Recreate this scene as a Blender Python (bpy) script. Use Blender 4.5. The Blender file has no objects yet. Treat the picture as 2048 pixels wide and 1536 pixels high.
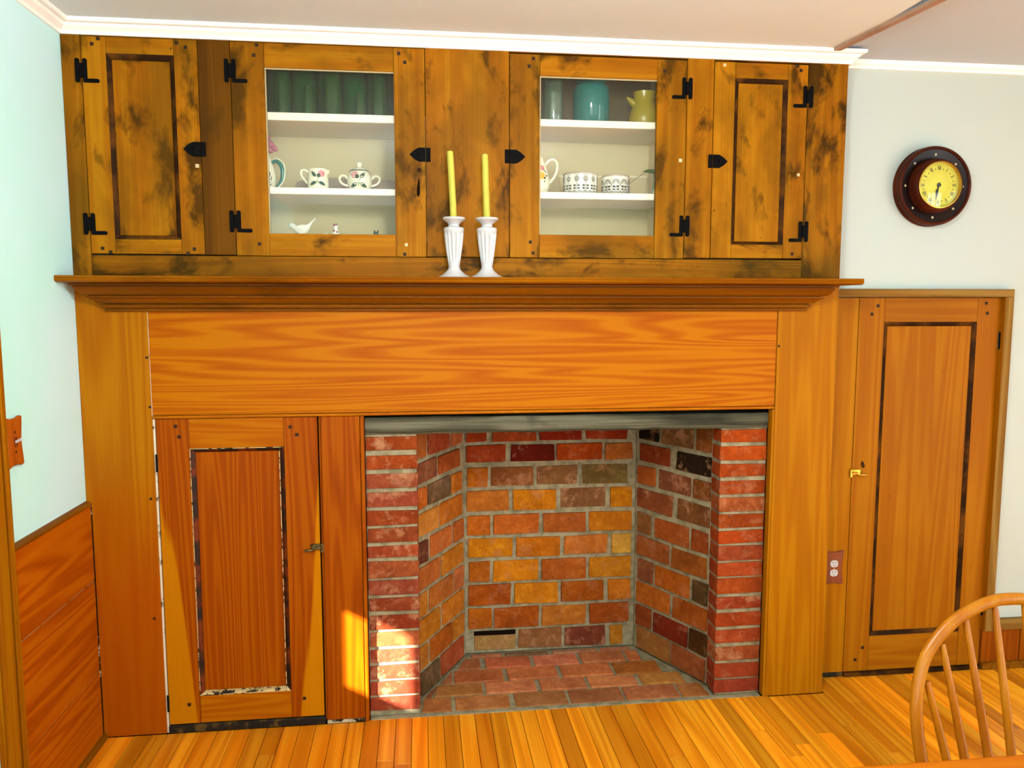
import bpy, bmesh, math, random
from mathutils import Vector, Matrix
R_ = random.Random(7)
PI = math.pi
scn = bpy.context.scene
col = scn.collection

# ------------------------------------------------------------------ camera, sky, sun, daylight, exposure
CAM = Vector((1.14515, -2.75, 1.52699)); YAW, PITCH = 0.118546, 0.101612
F_ = Vector((math.sin(YAW)*math.cos(PITCH), math.cos(YAW)*math.cos(PITCH), -math.sin(PITCH)))
Rt = Vector((math.cos(YAW), -math.sin(YAW), 0)); Up = Rt.cross(F_)
cd = bpy.data.cameras.new('camera'); cam = bpy.data.objects.new('camera', cd); col.objects.link(cam)
cd.sensor_width = 36.0; cd.lens = 1543.9*36/2048; cd.clip_start = .02; cd.clip_end = 60
cam.matrix_world = Matrix(((Rt.x, Up.x, -F_.x, CAM.x), (Rt.y, Up.y, -F_.y, CAM.y), (Rt.z, Up.z, -F_.z, CAM.z), (0, 0, 0, 1)))
scn.camera = cam

w = bpy.data.worlds.new('sky'); scn.world = w; w.use_nodes = True
bg = w.node_tree.nodes['Background']; bg.inputs[0].default_value = (.80, .90, 1.0, 1); bg.inputs[1].default_value = 0.9

sl = bpy.data.lights.new('sun', 'SUN'); sl.energy = 40; sl.angle = math.radians(1.2); sl.color = (1, .95, .9)
so = bpy.data.objects.new('sun', sl); col.objects.link(so)
so.rotation_euler = Vector((1, 1, -.529)).to_track_quat('-Z', 'Y').to_euler()

ROOM = dict(x1=5.2, y0=-4.7, z1=2.442)
def area(name, loc, d, sx, sy, e, c=(.90, .965, 1.0)):
    l = bpy.data.lights.new(name, 'AREA'); l.shape = 'RECTANGLE'; l.size = sx; l.size_y = sy; l.energy = e; l.color = c
    o = bpy.data.objects.new(name, l); col.objects.link(o); o.location = loc
    o.rotation_euler = Vector(d).to_track_quat('-Z', 'Y').to_euler(); return o
WIN_FRONT = [(.25, 1.75, .75, 2.15), (2.05, 3.55, .75, 2.15), (3.75, 4.95, .75, 2.15)]   # x0,x1,z0,z1 windows behind the camera
WIN_RIGHT_ADDED = [(-4.3, -2.8, .45, 2.25), (-2.4, -.9, .45, 2.25)]                                                    # y0,y1,z0,z1 unseen windows added to light the left wall
for i, (a, b, c, d) in enumerate(WIN_FRONT):
    area('daylight_window_%d' % (i+1), ((a+b)/2, ROOM['y0']-.16, (c+d)/2), (0, 1, 0), b-a, d-c, (40, 13, 2)[i])
for a, b, c, d in WIN_RIGHT_ADDED:
    area('side_window_fill', (ROOM['x1']+.16, (a+b)/2, (c+d)/2), (-1, 0, 0), b-a, d-c, 50 if a < -3 else 10)
scn.view_settings.view_transform = 'Standard'; scn.view_settings.look = 'None'
scn.view_settings.gamma = 1; scn.view_settings.use_curve_mapping = False; scn.view_settings.exposure = 0.50
scn.cycles.max_bounces = 5; scn.cycles.diffuse_bounces = 3; scn.cycles.glossy_bounces = 2; scn.cycles.transparent_max_bounces = 10; scn.cycles.caustics_reflective = False

# ------------------------------------------------------------------ materials
def lin(h):
    v = [int(h[i:i+2], 16)/255 for i in (0, 2, 4)]
    return tuple(c/12.92 if c <= .04045 else ((c+.055)/1.055)**2.4 for c in v)+(1,)
class NT:
    def __init__(s, name):
        s.m = bpy.data.materials.new(name); s.m.use_nodes = True; s.t = s.m.node_tree; s.t.nodes.clear()
        s.out = s.n('ShaderNodeOutputMaterial')
    def n(s, t, **k):
        o = s.t.nodes.new(t)
        for a, b in k.items(): setattr(o, a, b)
        return o
    def l(s, a, b): s.t.links.new(a, b)
    def math(s, op, a, b=None):
        o = s.n('ShaderNodeMath', operation=op)
        for i, v in enumerate((a, b)):
            if v is None: continue
            if isinstance(v, (int, float)): o.inputs[i].default_value = v
            else: s.l(v, o.inputs[i])
        return o.outputs[0]
    def mix(s, f, a, b, mode='MIX'):
        o = s.n('ShaderNodeMix', data_type='RGBA', blend_type=mode)
        for i, v in ((0, f), (6, a), (7, b)):
            if isinstance(v, (int, float)): o.inputs[i].default_value = v
            elif isinstance(v, tuple): o.inputs[i].default_value = v
            else: s.l(v, o.inputs[i])
        return o.outputs[2]
    def ramp(s, f, stops):
        o = s.n('ShaderNodeValToRGB'); e = o.color_ramp.elements
        while len(e) > 1: e.remove(e[-1])
        e[0].position = stops[0][0]; e[0].color = stops[0][1]
        for p, c in stops[1:]:
            q = e.new(p); q.color = c
        s.l(f, o.inputs[0]); return o.outputs[0]
    def noise(s, vec, scale, detail=4, rough=.55, dist=0.):
        o = s.n('ShaderNodeTexNoise'); o.inputs['Scale'].default_value = scale; o.inputs['Detail'].default_value = detail
        o.inputs['Roughness'].default_value = rough; o.inputs['Distortion'].default_value = dist
        s.l(vec, o.inputs['Vector']); return o.outputs[0]
    def vec(s, offset=True):
        tc = s.n('ShaderNodeTexCoord')
        if not offset: return tc.outputs['Object']
        oi = s.n('ShaderNodeObjectInfo'); cb = s.n('ShaderNodeCombineXYZ')
        s.l(s.math('MULTIPLY', oi.outputs['Random'], 41.), cb.inputs[0]); s.l(s.math('MULTIPLY', oi.outputs['Random'], 23.), cb.inputs[1])
        s.l(s.math('MULTIPLY', oi.outputs['Random'], 67.), cb.inputs[2])
        a = s.n('ShaderNodeVectorMath', operation='ADD'); s.l(tc.outputs['Object'], a.inputs[0]); s.l(cb.outputs[0], a.inputs[1])
        return a.outputs[0]
    def scale(s, v, sc):
        m = s.n('ShaderNodeMapping'); m.inputs['Scale'].default_value = sc; s.l(v, m.inputs[0]); return m.outputs[0]
    def bsdf(s, color, rough=.5, spec=.5, coat=0, metal=0, bump=None, bstr=.2, bdist=.002):
        b = s.n('ShaderNodeBsdfPrincipled')
        if isinstance(color, tuple): b.inputs['Base Color'].default_value = color
        else: s.l(color, b.inputs['Base Color'])
        if isinstance(rough, (int, float)): b.inputs['Roughness'].default_value = rough
        else: s.l(rough, b.inputs['Roughness'])
        b.inputs['Specular IOR Level'].default_value = spec; b.inputs['Metallic'].default_value = metal
        b.inputs['Coat Weight'].default_value = coat; b.inputs['Coat Roughness'].default_value = .15
        if bump is not None:
            n = s.n('ShaderNodeBump'); n.inputs['Strength'].default_value = bstr; n.inputs['Distance'].default_value = bdist
            s.l(bump, n.inputs['Height']); s.l(n.outputs[0], b.inputs['Normal'])
        s.l(b.outputs[0], s.out.inputs[0]); return b

def wlin(h, mean=None, k=1., g=(.60, .58, .13)):               # varnished wood: deep, saturated, little blue
    c = lin(h); c = (c[0]*g[0], c[1]*g[1], c[2]*g[2], 1)
    return c if mean is None else tuple(mean[i]+(c[i]-mean[i])*k for i in range(3))+(1,)
def axsc(axis, along, across):
    return {'x': (along, across, across), 'y': (across, along, across), 'z': (across, across, along)}[axis]
def wood(name, cols, axis, figure=.35, K=55, blotch=None, rough=.38, coat=.1, grain=1., spec=.07, tint=None, objcol=False, wear=None, contrast=.62, sap=None, g=(.60, .58, .13)):
    t = NT(name); v = t.vec()
    low = t.noise(t.scale(v, axsc(axis, .30, 7.5)), 1.0, 2, .4, .15)
    fig = t.math('ADD', t.math('MULTIPLY', t.math('SINE', t.math('MULTIPLY', low, K)), .5), .5)
    fine = t.noise(t.scale(v, axsc(axis, 2.5, 190*grain)), 1.0, 2, .55, .1)
    med = t.noise(t.scale(v, axsc(axis, .8, 9)), 1.0, 3, .55, .3)
    f = t.math('ADD', t.math('MULTIPLY', fig, figure), t.math('ADD', t.math('MULTIPLY', fine, .45), t.math('MULTIPLY', med, .75-figure)))
    n = len(cols); cl = [wlin(h, g=g) for h in cols]; mean = tuple(sum(c[i] for c in cl)/n for i in range(3))
    c = t.ramp(f, [(.20+.60*i/(n-1), wlin(h, mean, contrast, g)) for i, h in enumerate(cols)])
    if tint:                                   # slow drift of the finish from one colour to the other along z (old varnish)
        hx, z0, z1, amt = tint
        sp = t.n('ShaderNodeSeparateXYZ'); tc = t.n('ShaderNodeTexCoord'); t.l(tc.outputs['Object'], sp.inputs[0])
        zz = t.math('ADD', sp.outputs[2], t.math('MULTIPLY', t.math('SUBTRACT', med, .5), .5))
        mr = t.n('ShaderNodeMapRange'); mr.inputs[1].default_value = z0; mr.inputs[2].default_value = z1; t.l(zz, mr.inputs[0])
        c = t.mix(t.math('MULTIPLY', mr.outputs[0], amt), c, t.mix(.72, c, wlin(hx, g=g), 'MIX'))
    if blotch:
        for hx, amt, sc, lo, hi, *st_ in blotch:
            b = t.noise(t.scale(v, axsc(axis, st_[0] if st_ else .55, 1.)), sc, 4, .62, .3)
            m = t.ramp(b, [(lo, (0, 0, 0, 1)), (hi, (1, 1, 1, 1))])
            c = t.mix(t.math('MULTIPLY', m, amt), c, wlin(hx, g=g))
    if sap:                                    # pale sapwood along the outer edge of a door stile, widening to the foot
        tc = t.n('ShaderNodeTexCoord'); sp = t.n('ShaderNodeSeparateXYZ'); t.l(tc.outputs['Object'], sp.inputs[0])
        q = t.math('SUBTRACT', t.math('ADD', t.math('ABSOLUTE', sp.outputs[0]), t.math('MULTIPLY', t.math('SUBTRACT', low, .5), .16)), t.math('ADD', t.math('MULTIPLY', sp.outputs[2], .105), .178))
        m = t.ramp(q, [(.0, (0, 0, 0, 1)), (.008, (1, 1, 1, 1))]); c = t.mix(t.math('MULTIPLY', m, .8), c, wlin(sap, g=g))
    if wear:
        b = t.noise(v, wear[1], 5, .7); m = t.ramp(b, [(wear[2], (0, 0, 0, 1)), (wear[2]+.03, (1, 1, 1, 1))])
        c = t.mix(m, c, lin(wear[0]))
    if objcol:
        oi = t.n('ShaderNodeObjectInfo'); c = t.mix(1.0, c, oi.outputs['Color'], 'MULTIPLY')
    t.bsdf(c, rough+.12, spec, 0)
    return t.m
def plain(name, hx, rough=.5, spec=.4, coat=0, metal=0, nz=None):
    t = NT(name); c = lin(hx); bump = None
    if nz:
        hx2, sc, lo, hi = nz; nn = t.noise(t.vec(), sc, 5, .6)
        m = t.ramp(nn, [(lo, (0, 0, 0, 1)), (hi, (1, 1, 1, 1))]); c = t.mix(m, c, lin(hx2))
    t.bsdf(c, rough, spec, coat, metal, bump, .1, .002); return t.m
def glass(name, tint, gloss=.07, dif=0., difc='ffffff', rough=.02):
    t = NT(name); tr = t.n('ShaderNodeBsdfTransparent'); tr.inputs[0].default_value = tint
    gl = t.n('ShaderNodeBsdfGlossy'); gl.inputs['Roughness'].default_value = rough; gl.inputs[0].default_value = (1, 1, 1, 1)
    fr = t.n('ShaderNodeFresnel'); ge = t.n('ShaderNodeNewGeometry'); t.l(t.math('ADD', t.math('MULTIPLY', ge.outputs['Backfacing'], 1/1.5-1.5), 1.5), fr.inputs[0])
    m = t.n('ShaderNodeMixShader'); t.l(t.math('MULTIPLY', fr.outputs[0], gloss/.04), m.inputs[0])
    a = tr.outputs[0]
    if dif:
        d = t.n('ShaderNodeBsdfDiffuse'); d.inputs[0].default_value = lin(difc); mm = t.n('ShaderNodeMixShader'); mm.inputs[0].default_value = dif
        t.l(a, mm.inputs[1]); t.l(d.outputs[0], mm.inputs[2]); a = mm.outputs[0]
    t.l(a, m.inputs[1]); t.l(gl.outputs[0], m.inputs[2]); t.l(m.outputs[0], t.out.inputs[0]); return t.m

M = {}
UP = ['6b3a0c', 'a05f10', 'b8741a', 'c98a2c']
BL = [('2c1e0a', .85, 8., .50, .62), ('5c4418', .6, 3.2, .44, .62)]
for ax in 'xz':
    M['up_'+ax] = wood('aged_pine_'+ax, UP, ax, .25, 90, BL, .42, .05, wear=('1e1206', 30, .70))
    M['upc_'+ax] = wood('clean_pine_'+ax, ['8a4e0a', 'b46c12', 'c67e18', 'd6942c'], ax, .22, 40, [('2e1e0a', .85, 8.5, .535, .65), ('6a4814', .55, 3.4, .46, .64)], .42, .05, contrast=.85, wear=('1e1206', 30, .715))
    M['low_'+ax] = wood('orange_pine_'+ax, ['a84c04', 'c06406', 'cc7208', 'd8860f'], ax, .42, 125, None, .33, .15)
    M['red_'+ax] = wood('red_pine_'+ax, ['8e3404', 'a94a04', 'b75806', 'c96c0a'], ax, .40, 130, None, .33, .15)
    M['sap_'+ax] = wood('sapwood_pine_'+ax, ['8e3404', 'a94a04', 'b75806', 'c96c0a'], ax, .40, 130, None, .33, .15, sap='e89810')
    M['gold_'+ax] = wood('gold_pine_'+ax, ['a55a08', 'c27408', 'cd820e', 'd8941a'], ax, .38, 70, [('a85a20', .35, 2., .55, .7)], .36, .1)
    M['closet_'+ax] = wood('closet_pine_'+ax, ['98500e', 'b86a12', 'c57a18', 'd28c28'], ax, .34, 60, [('a0602a', .4, 2., .52, .7), ('4c3014', .5, 7., .68, .75)], .36, .1)
M['frieze'] = wood('wide_pine_frieze', ['b35404', 'c86a06', 'd07606', 'dc8a10'], 'x', .6, 150, None, .3, .2, contrast=.68)
M['pil_l'] = wood('left_board_pine', ['a85a08', 'be7010', 'c97e14', 'd68e1c'], 'z', .4, 70, None, .33, .15, tint=('c04a02', 1.05, .55, .9))
M['pil_r'] = wood('right_board_pine', ['a95e08', 'c27608', 'cd820c', 'da9418'], 'z', .42, 75, [('b06a2a', .35, 1.5, .55, .7)], .35, .1)
M['dark_stile'] = wood('dark_stained_pine', ['3a200a', '5c3710', '734814', '8f5a18'], 'z', .2, 40, [('3a2c18', .6, 4., .52, .68)], .45, .05)
M['mantel'] = wood('mantel_pine', ['5a2c0a', '82480c', '985610', 'ac6618'], 'x', .25, 40, [('3c240e', .6, 3., .56, .7)], .35, .15)
M['shelf_edge'] = wood('mantel_shelf_pine', ['6a340c', '96520e', 'aa6212', 'c07a20'], 'x', .25, 40, [('4a2a10', .5, 3., .58, .7)], .3, .2)
M['mould_dark'] = plain('dark_moulding_stain', '2a1808', .6, .05, nz=('5c360e', 9, .45, .65))
M['mould_lower'] = plain('chipped_dark_moulding', '24140a', .5, .2, nz=('6a2a08', 14, .46, .6))
M['mould_cream'] = plain('chipped_cream_moulding', 'c8b07a', .6, .2, nz=('2a1c08', 40, .52, .58))
M['filler'] = plain('old_joint_filler', 'd8cbb0', .8, .1, nz=('3a220c', 14, .56, .64))
M['crack'] = plain('dark_crack', '1c1006', .9, .05, nz=('c8bca4', 11, .56, .6))
M['scuff'] = plain('scuffed_paint', 'b8ab90', .8, .1, nz=('2a1c0e', 34, .46, .54))
M['putty'] = plain('beige_putty', 'b0a47e', .8, .1)
M['gap_dark'] = plain('dark_gap', '140a04', .9, .05)
M['threshold'] = plain('worn_black_paint', '1c170f', .6, .2, nz=('56421c', 30, .52, .62))
M['wains'] = wood('wainscot_pine', ['7e2c04', 'a04406', 'b25208', 'c0640e'], 'y', .5, 80, [('c26e1c', .4, 1.6, .55, .7)], .34, .15, g=(.88, .95, .2))
M['wains_x'] = wood('wainscot_pine_x', ['7e3404', 'a04c06', 'b25a08', 'c0680e'], 'z', .4, 60, None, .36, .1)
M['cas'] = wood('casing_pine', ['8a4206', 'ac6208', 'bc7410', 'cc8a1c'], 'z', .35, 60, None, .35, .1)
M['cap'] = wood('cap_pine', ['5e3008', '8c4e0c', 'a06014', 'b4772a'], 'y', .3, 60, None, .4, .05)
for ax in 'xz': M['oak_'+ax] = wood('pale_oak_'+ax, ['8a5a1e', 'b07c30', 'c29040', 'd4aa5c'], ax, .5, 90, None, .5, 0, g=(.45, .45, .4))
M['floor'] = wood('strip_floor', ['a86414', 'd88a24', 'f0a63c', 'ffc668'], 'y', .35, 60, None, .24, .25, objcol=True, spec=.3, g=(1.12, .98, .3))
M['table'] = wood('table_maple', ['a44c06', 'c86a08', 'd67c10', 'e29022'], 'x', .35, 50, None, .25, .3, g=(.55, .44, .1))
M['chair'] = wood('chair_beech', ['a8560a', 'c87410', 'd88818', 'e8a02c'], 'z', .25, 40, [('8a3c06', .5, 5., .58, .68)], .2, .4, g=(.50, .45, .1), spec=.3)
M['lintel'] = wood('weathered_timber', ['34322a', '6a6654', '8a846a', 'b8b094'], 'x', .3, 60, [('1c1c18', .8, 2.4, .58, .68), ('b8a070', .5, 9., .68, .73)], .7, 0, contrast=1.2, g=(.30, .32, .32))
M['ceiling'] = plain('ceiling_plaster', 'e6f2f6', .9, .1, nz=('e2ecf0', 1.2, .4, .65))
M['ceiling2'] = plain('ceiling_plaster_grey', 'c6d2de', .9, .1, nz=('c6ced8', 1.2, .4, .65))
M['wall_l'] = plain('mint_white_plaster', 'bcf2ea', .85, .15, nz=('ccf2f8', 1.4, .4, .65))
M['wall_r'] = plain('cream_white_plaster', 'bcc8c0', .85, .15, nz=('b8c8c6', 1.6, .4, .65))
M['white'] = plain('white_gloss_paint', 'fffdf6', .4, .4)
M['shelfw'] = plain('cream_shelf_paint', 'fff6e4', .5, .3)
M['inner'] = plain('cabinet_inner_paint', 'dac8a0', .7, .2, nz=('d4c29a', 2, .4, .6))
M['top_shade'] = plain('olive_shade_board', '6e6244', .8, .1, nz=('5c5238', 4, .4, .6))  # dark olive carries the shade under the top rail
M['batten'] = plain('ceiling_batten_paint', 'b0907c', .8, .1, nz=('a08068', 6, .4, .6))
M['iron'] = plain('black_iron', '050506', .75, .08, nz=('0e0e10', 60, .5, .7))
M['brass'] = plain('brass', 'd2a84a', .25, .5, metal=1)
M['stud'] = plain('pale_stud', 'c2b694', .4, .4)
M['brass_old'] = plain('tarnished_brass', '7c6a3c', .4, .5, metal=.8, nz=('3c3018', 60, .45, .6))
M['peg'] = plain('peg_wood', '2c1a08', .6, .2)
M['hole'] = plain('pale_screw', 'cdb88a', .5, .3)
M['ceramic'] = plain('white_glaze', 'f6f1e4', .18, .5, .3)
M['cream_cer'] = plain('cream_glaze', 'f3ecd2', .15, .5, .3)
M['milk'] = plain('milk_glass', 'bec0c2', .25, .4, .1)
M['candle'] = plain('yellow_wax', 'bab646', .55, .3)
M['wick'] = plain('wick', 'd8d4b0', .9, .1)
M['pink'] = plain('pink_paint', 'c8606c', .3, .4, nz=('e8a0a0', 60, .45, .6))
M['dkgreen'] = plain('green_paint', '1c3a22', .3, .4)
M['sage'] = plain('pale_green_paint', '9cae78', .3, .4)
M['black_p'] = plain('black_paint', '1a1c1a', .3, .4)
M['olive_p'] = plain('olive_paint', '3c3e30', .35, .4)
M['teal_p'] = plain('teal_glaze', '0c6a5c', .2, .5, .3)
M['navy_p'] = plain('navy_paint', '26324a', .3, .4)
M['yellow_p'] = plain('yellow_paint', 'e8b830', .3, .4)
M['mauve'] = plain('mauve_glaze', 'b06074', .3, .5)
M['leaf'] = plain('green_glaze', '2c6420', .3, .5)
M['platter'] = plain('lilac_white_glaze', 'b4a294', .25, .5)
M['yell_cer'] = plain('yellow_glaze', 'a8921c', .25, .5)
M['stick'] = plain('grey_metal', '8a7c58', .4, .4, metal=.5)
M['pane'] = glass('window_glass', (.96, .985, .97, 1), .035)
M['g_front'] = glass('green_glass', (.16, .58, .18, 1), .03, .26, '2c7030')
M['g_back'] = plain('green_shade_board', '04481f', .6, .0, 0)
M['g_clear'] = glass('clear_jar_glass', (.80, .90, .84, 1), .08, .10, '9cb8a4')
M['g_teal'] = glass('teal_jar_glass', (.02, .46, .46, 1), .03, .5, '008a86')
M['clock_wood'] = wood('dark_mahogany', ['1c0804', '30100a', '441a0c', '5e2a12'], 'x', .2, 30, None, .25, .3, g=(1, 1, 1))
M['clock_dark'] = plain('dark_channel', '140705', .35, .25, 0)
M['dial'] = plain('brass_dial', 'd8d448', .35, .3, nz=('ccc43c', 8, .4, .6))
M['plate_wood'] = wood('switch_plate_wood', ['7a2e06', '984408', 'a8520c', 'b86412'], 'z', .3, 50, None, .3, .2, g=(1, 1, 1))
M['plate_brown'] = plain('brown_outlet_plate', '6e2e10', .35, .4, nz=('803a14', 8, .4, .6))
M['soot'] = plain('sooty_masonry', '2a2018', .9, .05)
M['mortar'] = plain('grey_mortar', '9c9274', .95, .05, nz=('7a7258', 26, .42, .62))
M['cloth'] = plain('sun_blocker_cloth', 'd8cdb4', .9, .05)

def brick_mat(name, smear):
    t = NT(name); v = t.vec(); oi = t.n('ShaderNodeObjectInfo'); c = t.mix(1., oi.outputs['Color'], (.74, .70, .40, 1), 'MULTIPLY')
    n1 = t.noise(v, 34, 4, .7, .4); n2 = t.noise(v, 8, 3, .6, .5); n3 = t.noise(v, 13, 4, .75, .15); n4 = t.noise(v, 85, 3, .7)
    c = t.mix(t.ramp(n2, [(.36, (0, 0, 0, 1)), (.66, (.75, .75, .75, 1))]), c, t.mix(1., c, (.62, .52, .46, 1), 'MULTIPLY'))
    c = t.mix(t.ramp(n1, [(.48, (0, 0, 0, 1)), (.68, (.65, .65, .65, 1))]), c, t.mix(1., c, (1.5, 1.75, 1.9, 1), 'MULTIPLY'))
    c = t.mix(t.ramp(n3, [(.53, (0, 0, 0, 1)), (.68, (smear, smear, smear, 1))]), c, lin('ac7c58'))
    c = t.mix(t.ramp(n4, [(.60, (0, 0, 0, 1)), (.70, (.6, .6, .6, 1))]), c, lin('3a2010'))
    t.bsdf(c, .85, .1, bump=t.noise(v, 40, 3, .7, 0), bstr=.5, bdist=.004); return t.m
M['brick'] = brick_mat('brick_clay', .35); M['brick_pink'] = brick_mat('brick_limed', .8)

# ------------------------------------------------------------------ mesh helpers
ORG = {}
class MB:
    def __init__(s): s.v = []; s.f = []
    def add(s, vs, fs):
        o = len(s.v); s.v += [tuple(p) for p in vs]; s.f += [tuple(i+o for i in f) for f in fs]; return s
    def box(s, x0, x1, y0, y1, z0, z1):
        return s.add([(x0, y0, z0), (x1, y0, z0), (x1, y1, z0), (x0, y1, z0), (x0, y0, z1), (x1, y0, z1), (x1, y1, z1), (x0, y1, z1)],
                     [(3, 2, 1, 0), (4, 5, 6, 7), (0, 1, 5, 4), (1, 2, 6, 5), (2, 3, 7, 6), (3, 0, 4, 7)])
    def hull8(s, p):                       # eight corners, bottom four then top four
        return s.add(p, [(3, 2, 1, 0), (4, 5, 6, 7), (0, 1, 5, 4), (1, 2, 6, 5), (2, 3, 7, 6), (3, 0, 4, 7)])
    def prism(s, poly, fn0, fn1):          # polygon placed by fn0 and fn1 (callables (a,b)->xyz)
        n = len(poly); vs = [fn0(*p) for p in poly]+[fn1(*p) for p in poly]
        return s.add(vs, [tuple(range(n))[::-1], tuple(range(n, 2*n))]+[(i, (i+1) % n, n+(i+1) % n, n+i) for i in range(n)])
    def plate(s, poly, y0, y1):            # polygon in x,z with thickness along y
        return s.prism(poly, lambda a, b: (a, y1, b), lambda a, b: (a, y0, b))
    def lathe(s, prof, c, segs=40, fn=None, flute=None, ring=False, cap=True):
        n = len(prof); vs = []; fs = []
        for i in range(segs):
            th = 2*PI*i/segs
            for r, z in prof:
                rr = r*flute(th, z) if flute else r
                vs.append((rr*math.cos(th), rr*math.sin(th), z))
        for i in range(segs):
            j = (i+1) % segs
            for k in range(n-1): fs.append((i*n+k, j*n+k, j*n+k+1, i*n+k+1))
        if ring:
            for i in range(segs): j = (i+1) % segs; fs.append((i*n+n-1, j*n+n-1, j*n, i*n))
        elif cap:
            if prof[0][0] > 1e-6: fs.append(tuple(i*n for i in range(segs))[::-1])
            if prof[-1][0] > 1e-6: fs.append(tuple(i*n+n-1 for i in range(segs)))
        if fn: vs = [fn(*p) for p in vs]
        else: vs = [(p[0]+c[0], p[1]+c[1], p[2]+c[2]) for p in vs]
        return s.add(vs, fs)
    def tube(s, pts, rad, segs=10, smooth=0, flat=1.):
        P = [Vector(p) for p in pts]
        if isinstance(rad, (int, float)): rad = [rad]*len(P)
        if smooth:
            Q = []; rr = []
            for i in range(len(P)-1):
                p0 = P[max(i-1, 0)]; p1 = P[i]; p2 = P[i+1]; p3 = P[min(i+2, len(P)-1)]
                for k in range(smooth):
                    u = k/smooth
                    Q.append(.5*((2*p1)+(p2-p0)*u+(2*p0-5*p1+4*p2-p3)*u*u+(3*p1-p0-3*p2+p3)*u**3)); rr.append(rad[i]*(1-u)+rad[i+1]*u)
            Q.append(P[-1]); rr.append(rad[-1]); P, rad = Q, rr
        n = len(P); vs = []; fs = []; ref = None
        for i in range(n):
            t = (P[min(i+1, n-1)]-P[max(i-1, 0)]).normalized()
            if ref is None: ref = Vector((0, 1, 0)) if abs(t.y) < .9 else Vector((1, 0, 0))
            a = (ref-t*ref.dot(t)).normalized(); ref = a; b = t.cross(a)
            for k in range(segs):
                th = 2*PI*k/segs; vs.append(P[i]+(a*math.cos(th)*flat+b*math.sin(th))*rad[i])
        for i in range(n-1):
            for k in range(segs): fs.append((i*segs+k, i*segs+(k+1) % segs, (i+1)*segs+(k+1) % segs, (i+1)*segs+k))
        fs.append(tuple(range(segs))[::-1]); fs.append(tuple(range((n-1)*segs, n*segs)))
        return s.add(vs, fs)
    def loft(s, secs, segs=16):            # sections (cx,cy,cz, rw, rh, axis angle about y) along a spine
        n = len(secs); vs = []; fs = []
        for i, (cx, cy, cz, rw, rh) in enumerate(secs):
            a = secs[max(i-1, 0)]; b = secs[min(i+1, n-1)]; t = Vector((b[0]-a[0], b[1]-a[1], b[2]-a[2])).normalized()
            side = Vector((0, 1, 0)); up = t.cross(side).normalized()
            for k in range(segs):
                th = 2*PI*k/segs; vs.append(Vector((cx, cy, cz))+side*math.cos(th)*rw+up*math.sin(th)*rh)
        for i in range(n-1):
            for k in range(segs): fs.append((i*segs+k, i*segs+(k+1) % segs, (i+1)*segs+(k+1) % segs, (i+1)*segs+k))
        fs.append(tuple(range(segs))[::-1]); fs.append(tuple(range((n-1)*segs, n*segs)))
        return s.add(vs, fs)
    def build(s, name, mat, parent=None, org=None, bevel=0, smooth=False, color=None, seg=1):
        o0 = Vector(ORG[parent.name]) if parent else Vector(org or (0, 0, 0))
        me = bpy.data.meshes.new(name); bm = bmesh.new()
        vv = [bm.verts.new(Vector(p)-o0) for p in s.v]
        for f in s.f:
            try: bm.faces.new([vv[i] for i in f])
            except ValueError: pass
        bmesh.ops.recalc_face_normals(bm, faces=bm.faces)
        if bevel: bmesh.ops.bevel(bm, geom=list(bm.edges), offset=bevel, segments=seg, profile=.6, affect='EDGES', clamp_overlap=True)
        bm.to_mesh(me); bm.free()
        if smooth:
            for p in me.polygons: p.use_smooth = True
            me.set_sharp_from_angle(angle=math.radians(38))
        me.materials.append(M[mat] if isinstance(mat, str) else mat)
        o = bpy.data.objects.new(name, me); col.objects.link(o)
        if parent: o.parent = parent
        else: o.location = o0
        ORG[o.name] = tuple(o0)
        if color: o.color = color
        return o
def empty(name, loc, label=None, cat=None, group=None, kind=None):
    o = bpy.data.objects.new(name, None); o.empty_display_size = .05; col.objects.link(o); o.location = loc; ORG[o.name] = tuple(loc)
    return tag(o, label, cat, group, kind)
def tag(o, label=None, cat=None, group=None, kind=None):
    for k, v in (('label', label), ('category', cat), ('group', group), ('kind', kind)):
        if v: o[k] = v
    return o
def bx(name, mat, parent, x0, x1, y0, y1, z0, z1, bevel=.0012, **k):
    return MB().box(x0, x1, y0, y1, z0, z1).build(name, mat, parent, bevel=bevel, **k)
def sweep(path, prof, first=0, last=None):  # profile (d,z) swept on the right-hand side of a plan path, mitred
    P = [Vector(p) for p in path]; n = len(P); mit = []
    nr = [Vector(((P[i+1]-P[i]).y, -(P[i+1]-P[i]).x)).normalized() for i in range(n-1)]
    for i in range(n):
        if i == 0: mit.append(nr[0])
        elif i == n-1: mit.append(nr[-1])
        else: mit.append((nr[i-1]+nr[i])/(1+nr[i-1].dot(nr[i])))
    last = n-1 if last is None else last; m = len(prof); vs = []; fs = []
    for i in range(first, last+1):
        for d, z in prof: q = P[i]+mit[i]*d; vs.append((q.x, q.y, z))
    for i in range(last-first):
        for k in range(m): fs.append((i*m+k, i*m+(k+1) % m, (i+1)*m+(k+1) % m, (i+1)*m+k))
    fs.append(tuple(range(m))[::-1]); fs.append(tuple(range((last-first)*m, (last-first+1)*m)))
    return MB().add(vs, fs)
def rect_holes(x0, x1, z0, z1, holes, fn):  # wall slab with openings, made of abutting boxes; fn(a0,a1,z0,z1,mb)
    mb = MB(); xs = x0
    for a, b, c, d in sorted(holes):
        fn(xs, a, z0, z1, mb)
        if c > z0: fn(a, b, z0, c, mb)
        if d < z1: fn(a, b, d, z1, mb)
        xs = b
    fn(xs, x1, z0, z1, mb); return mb

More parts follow.
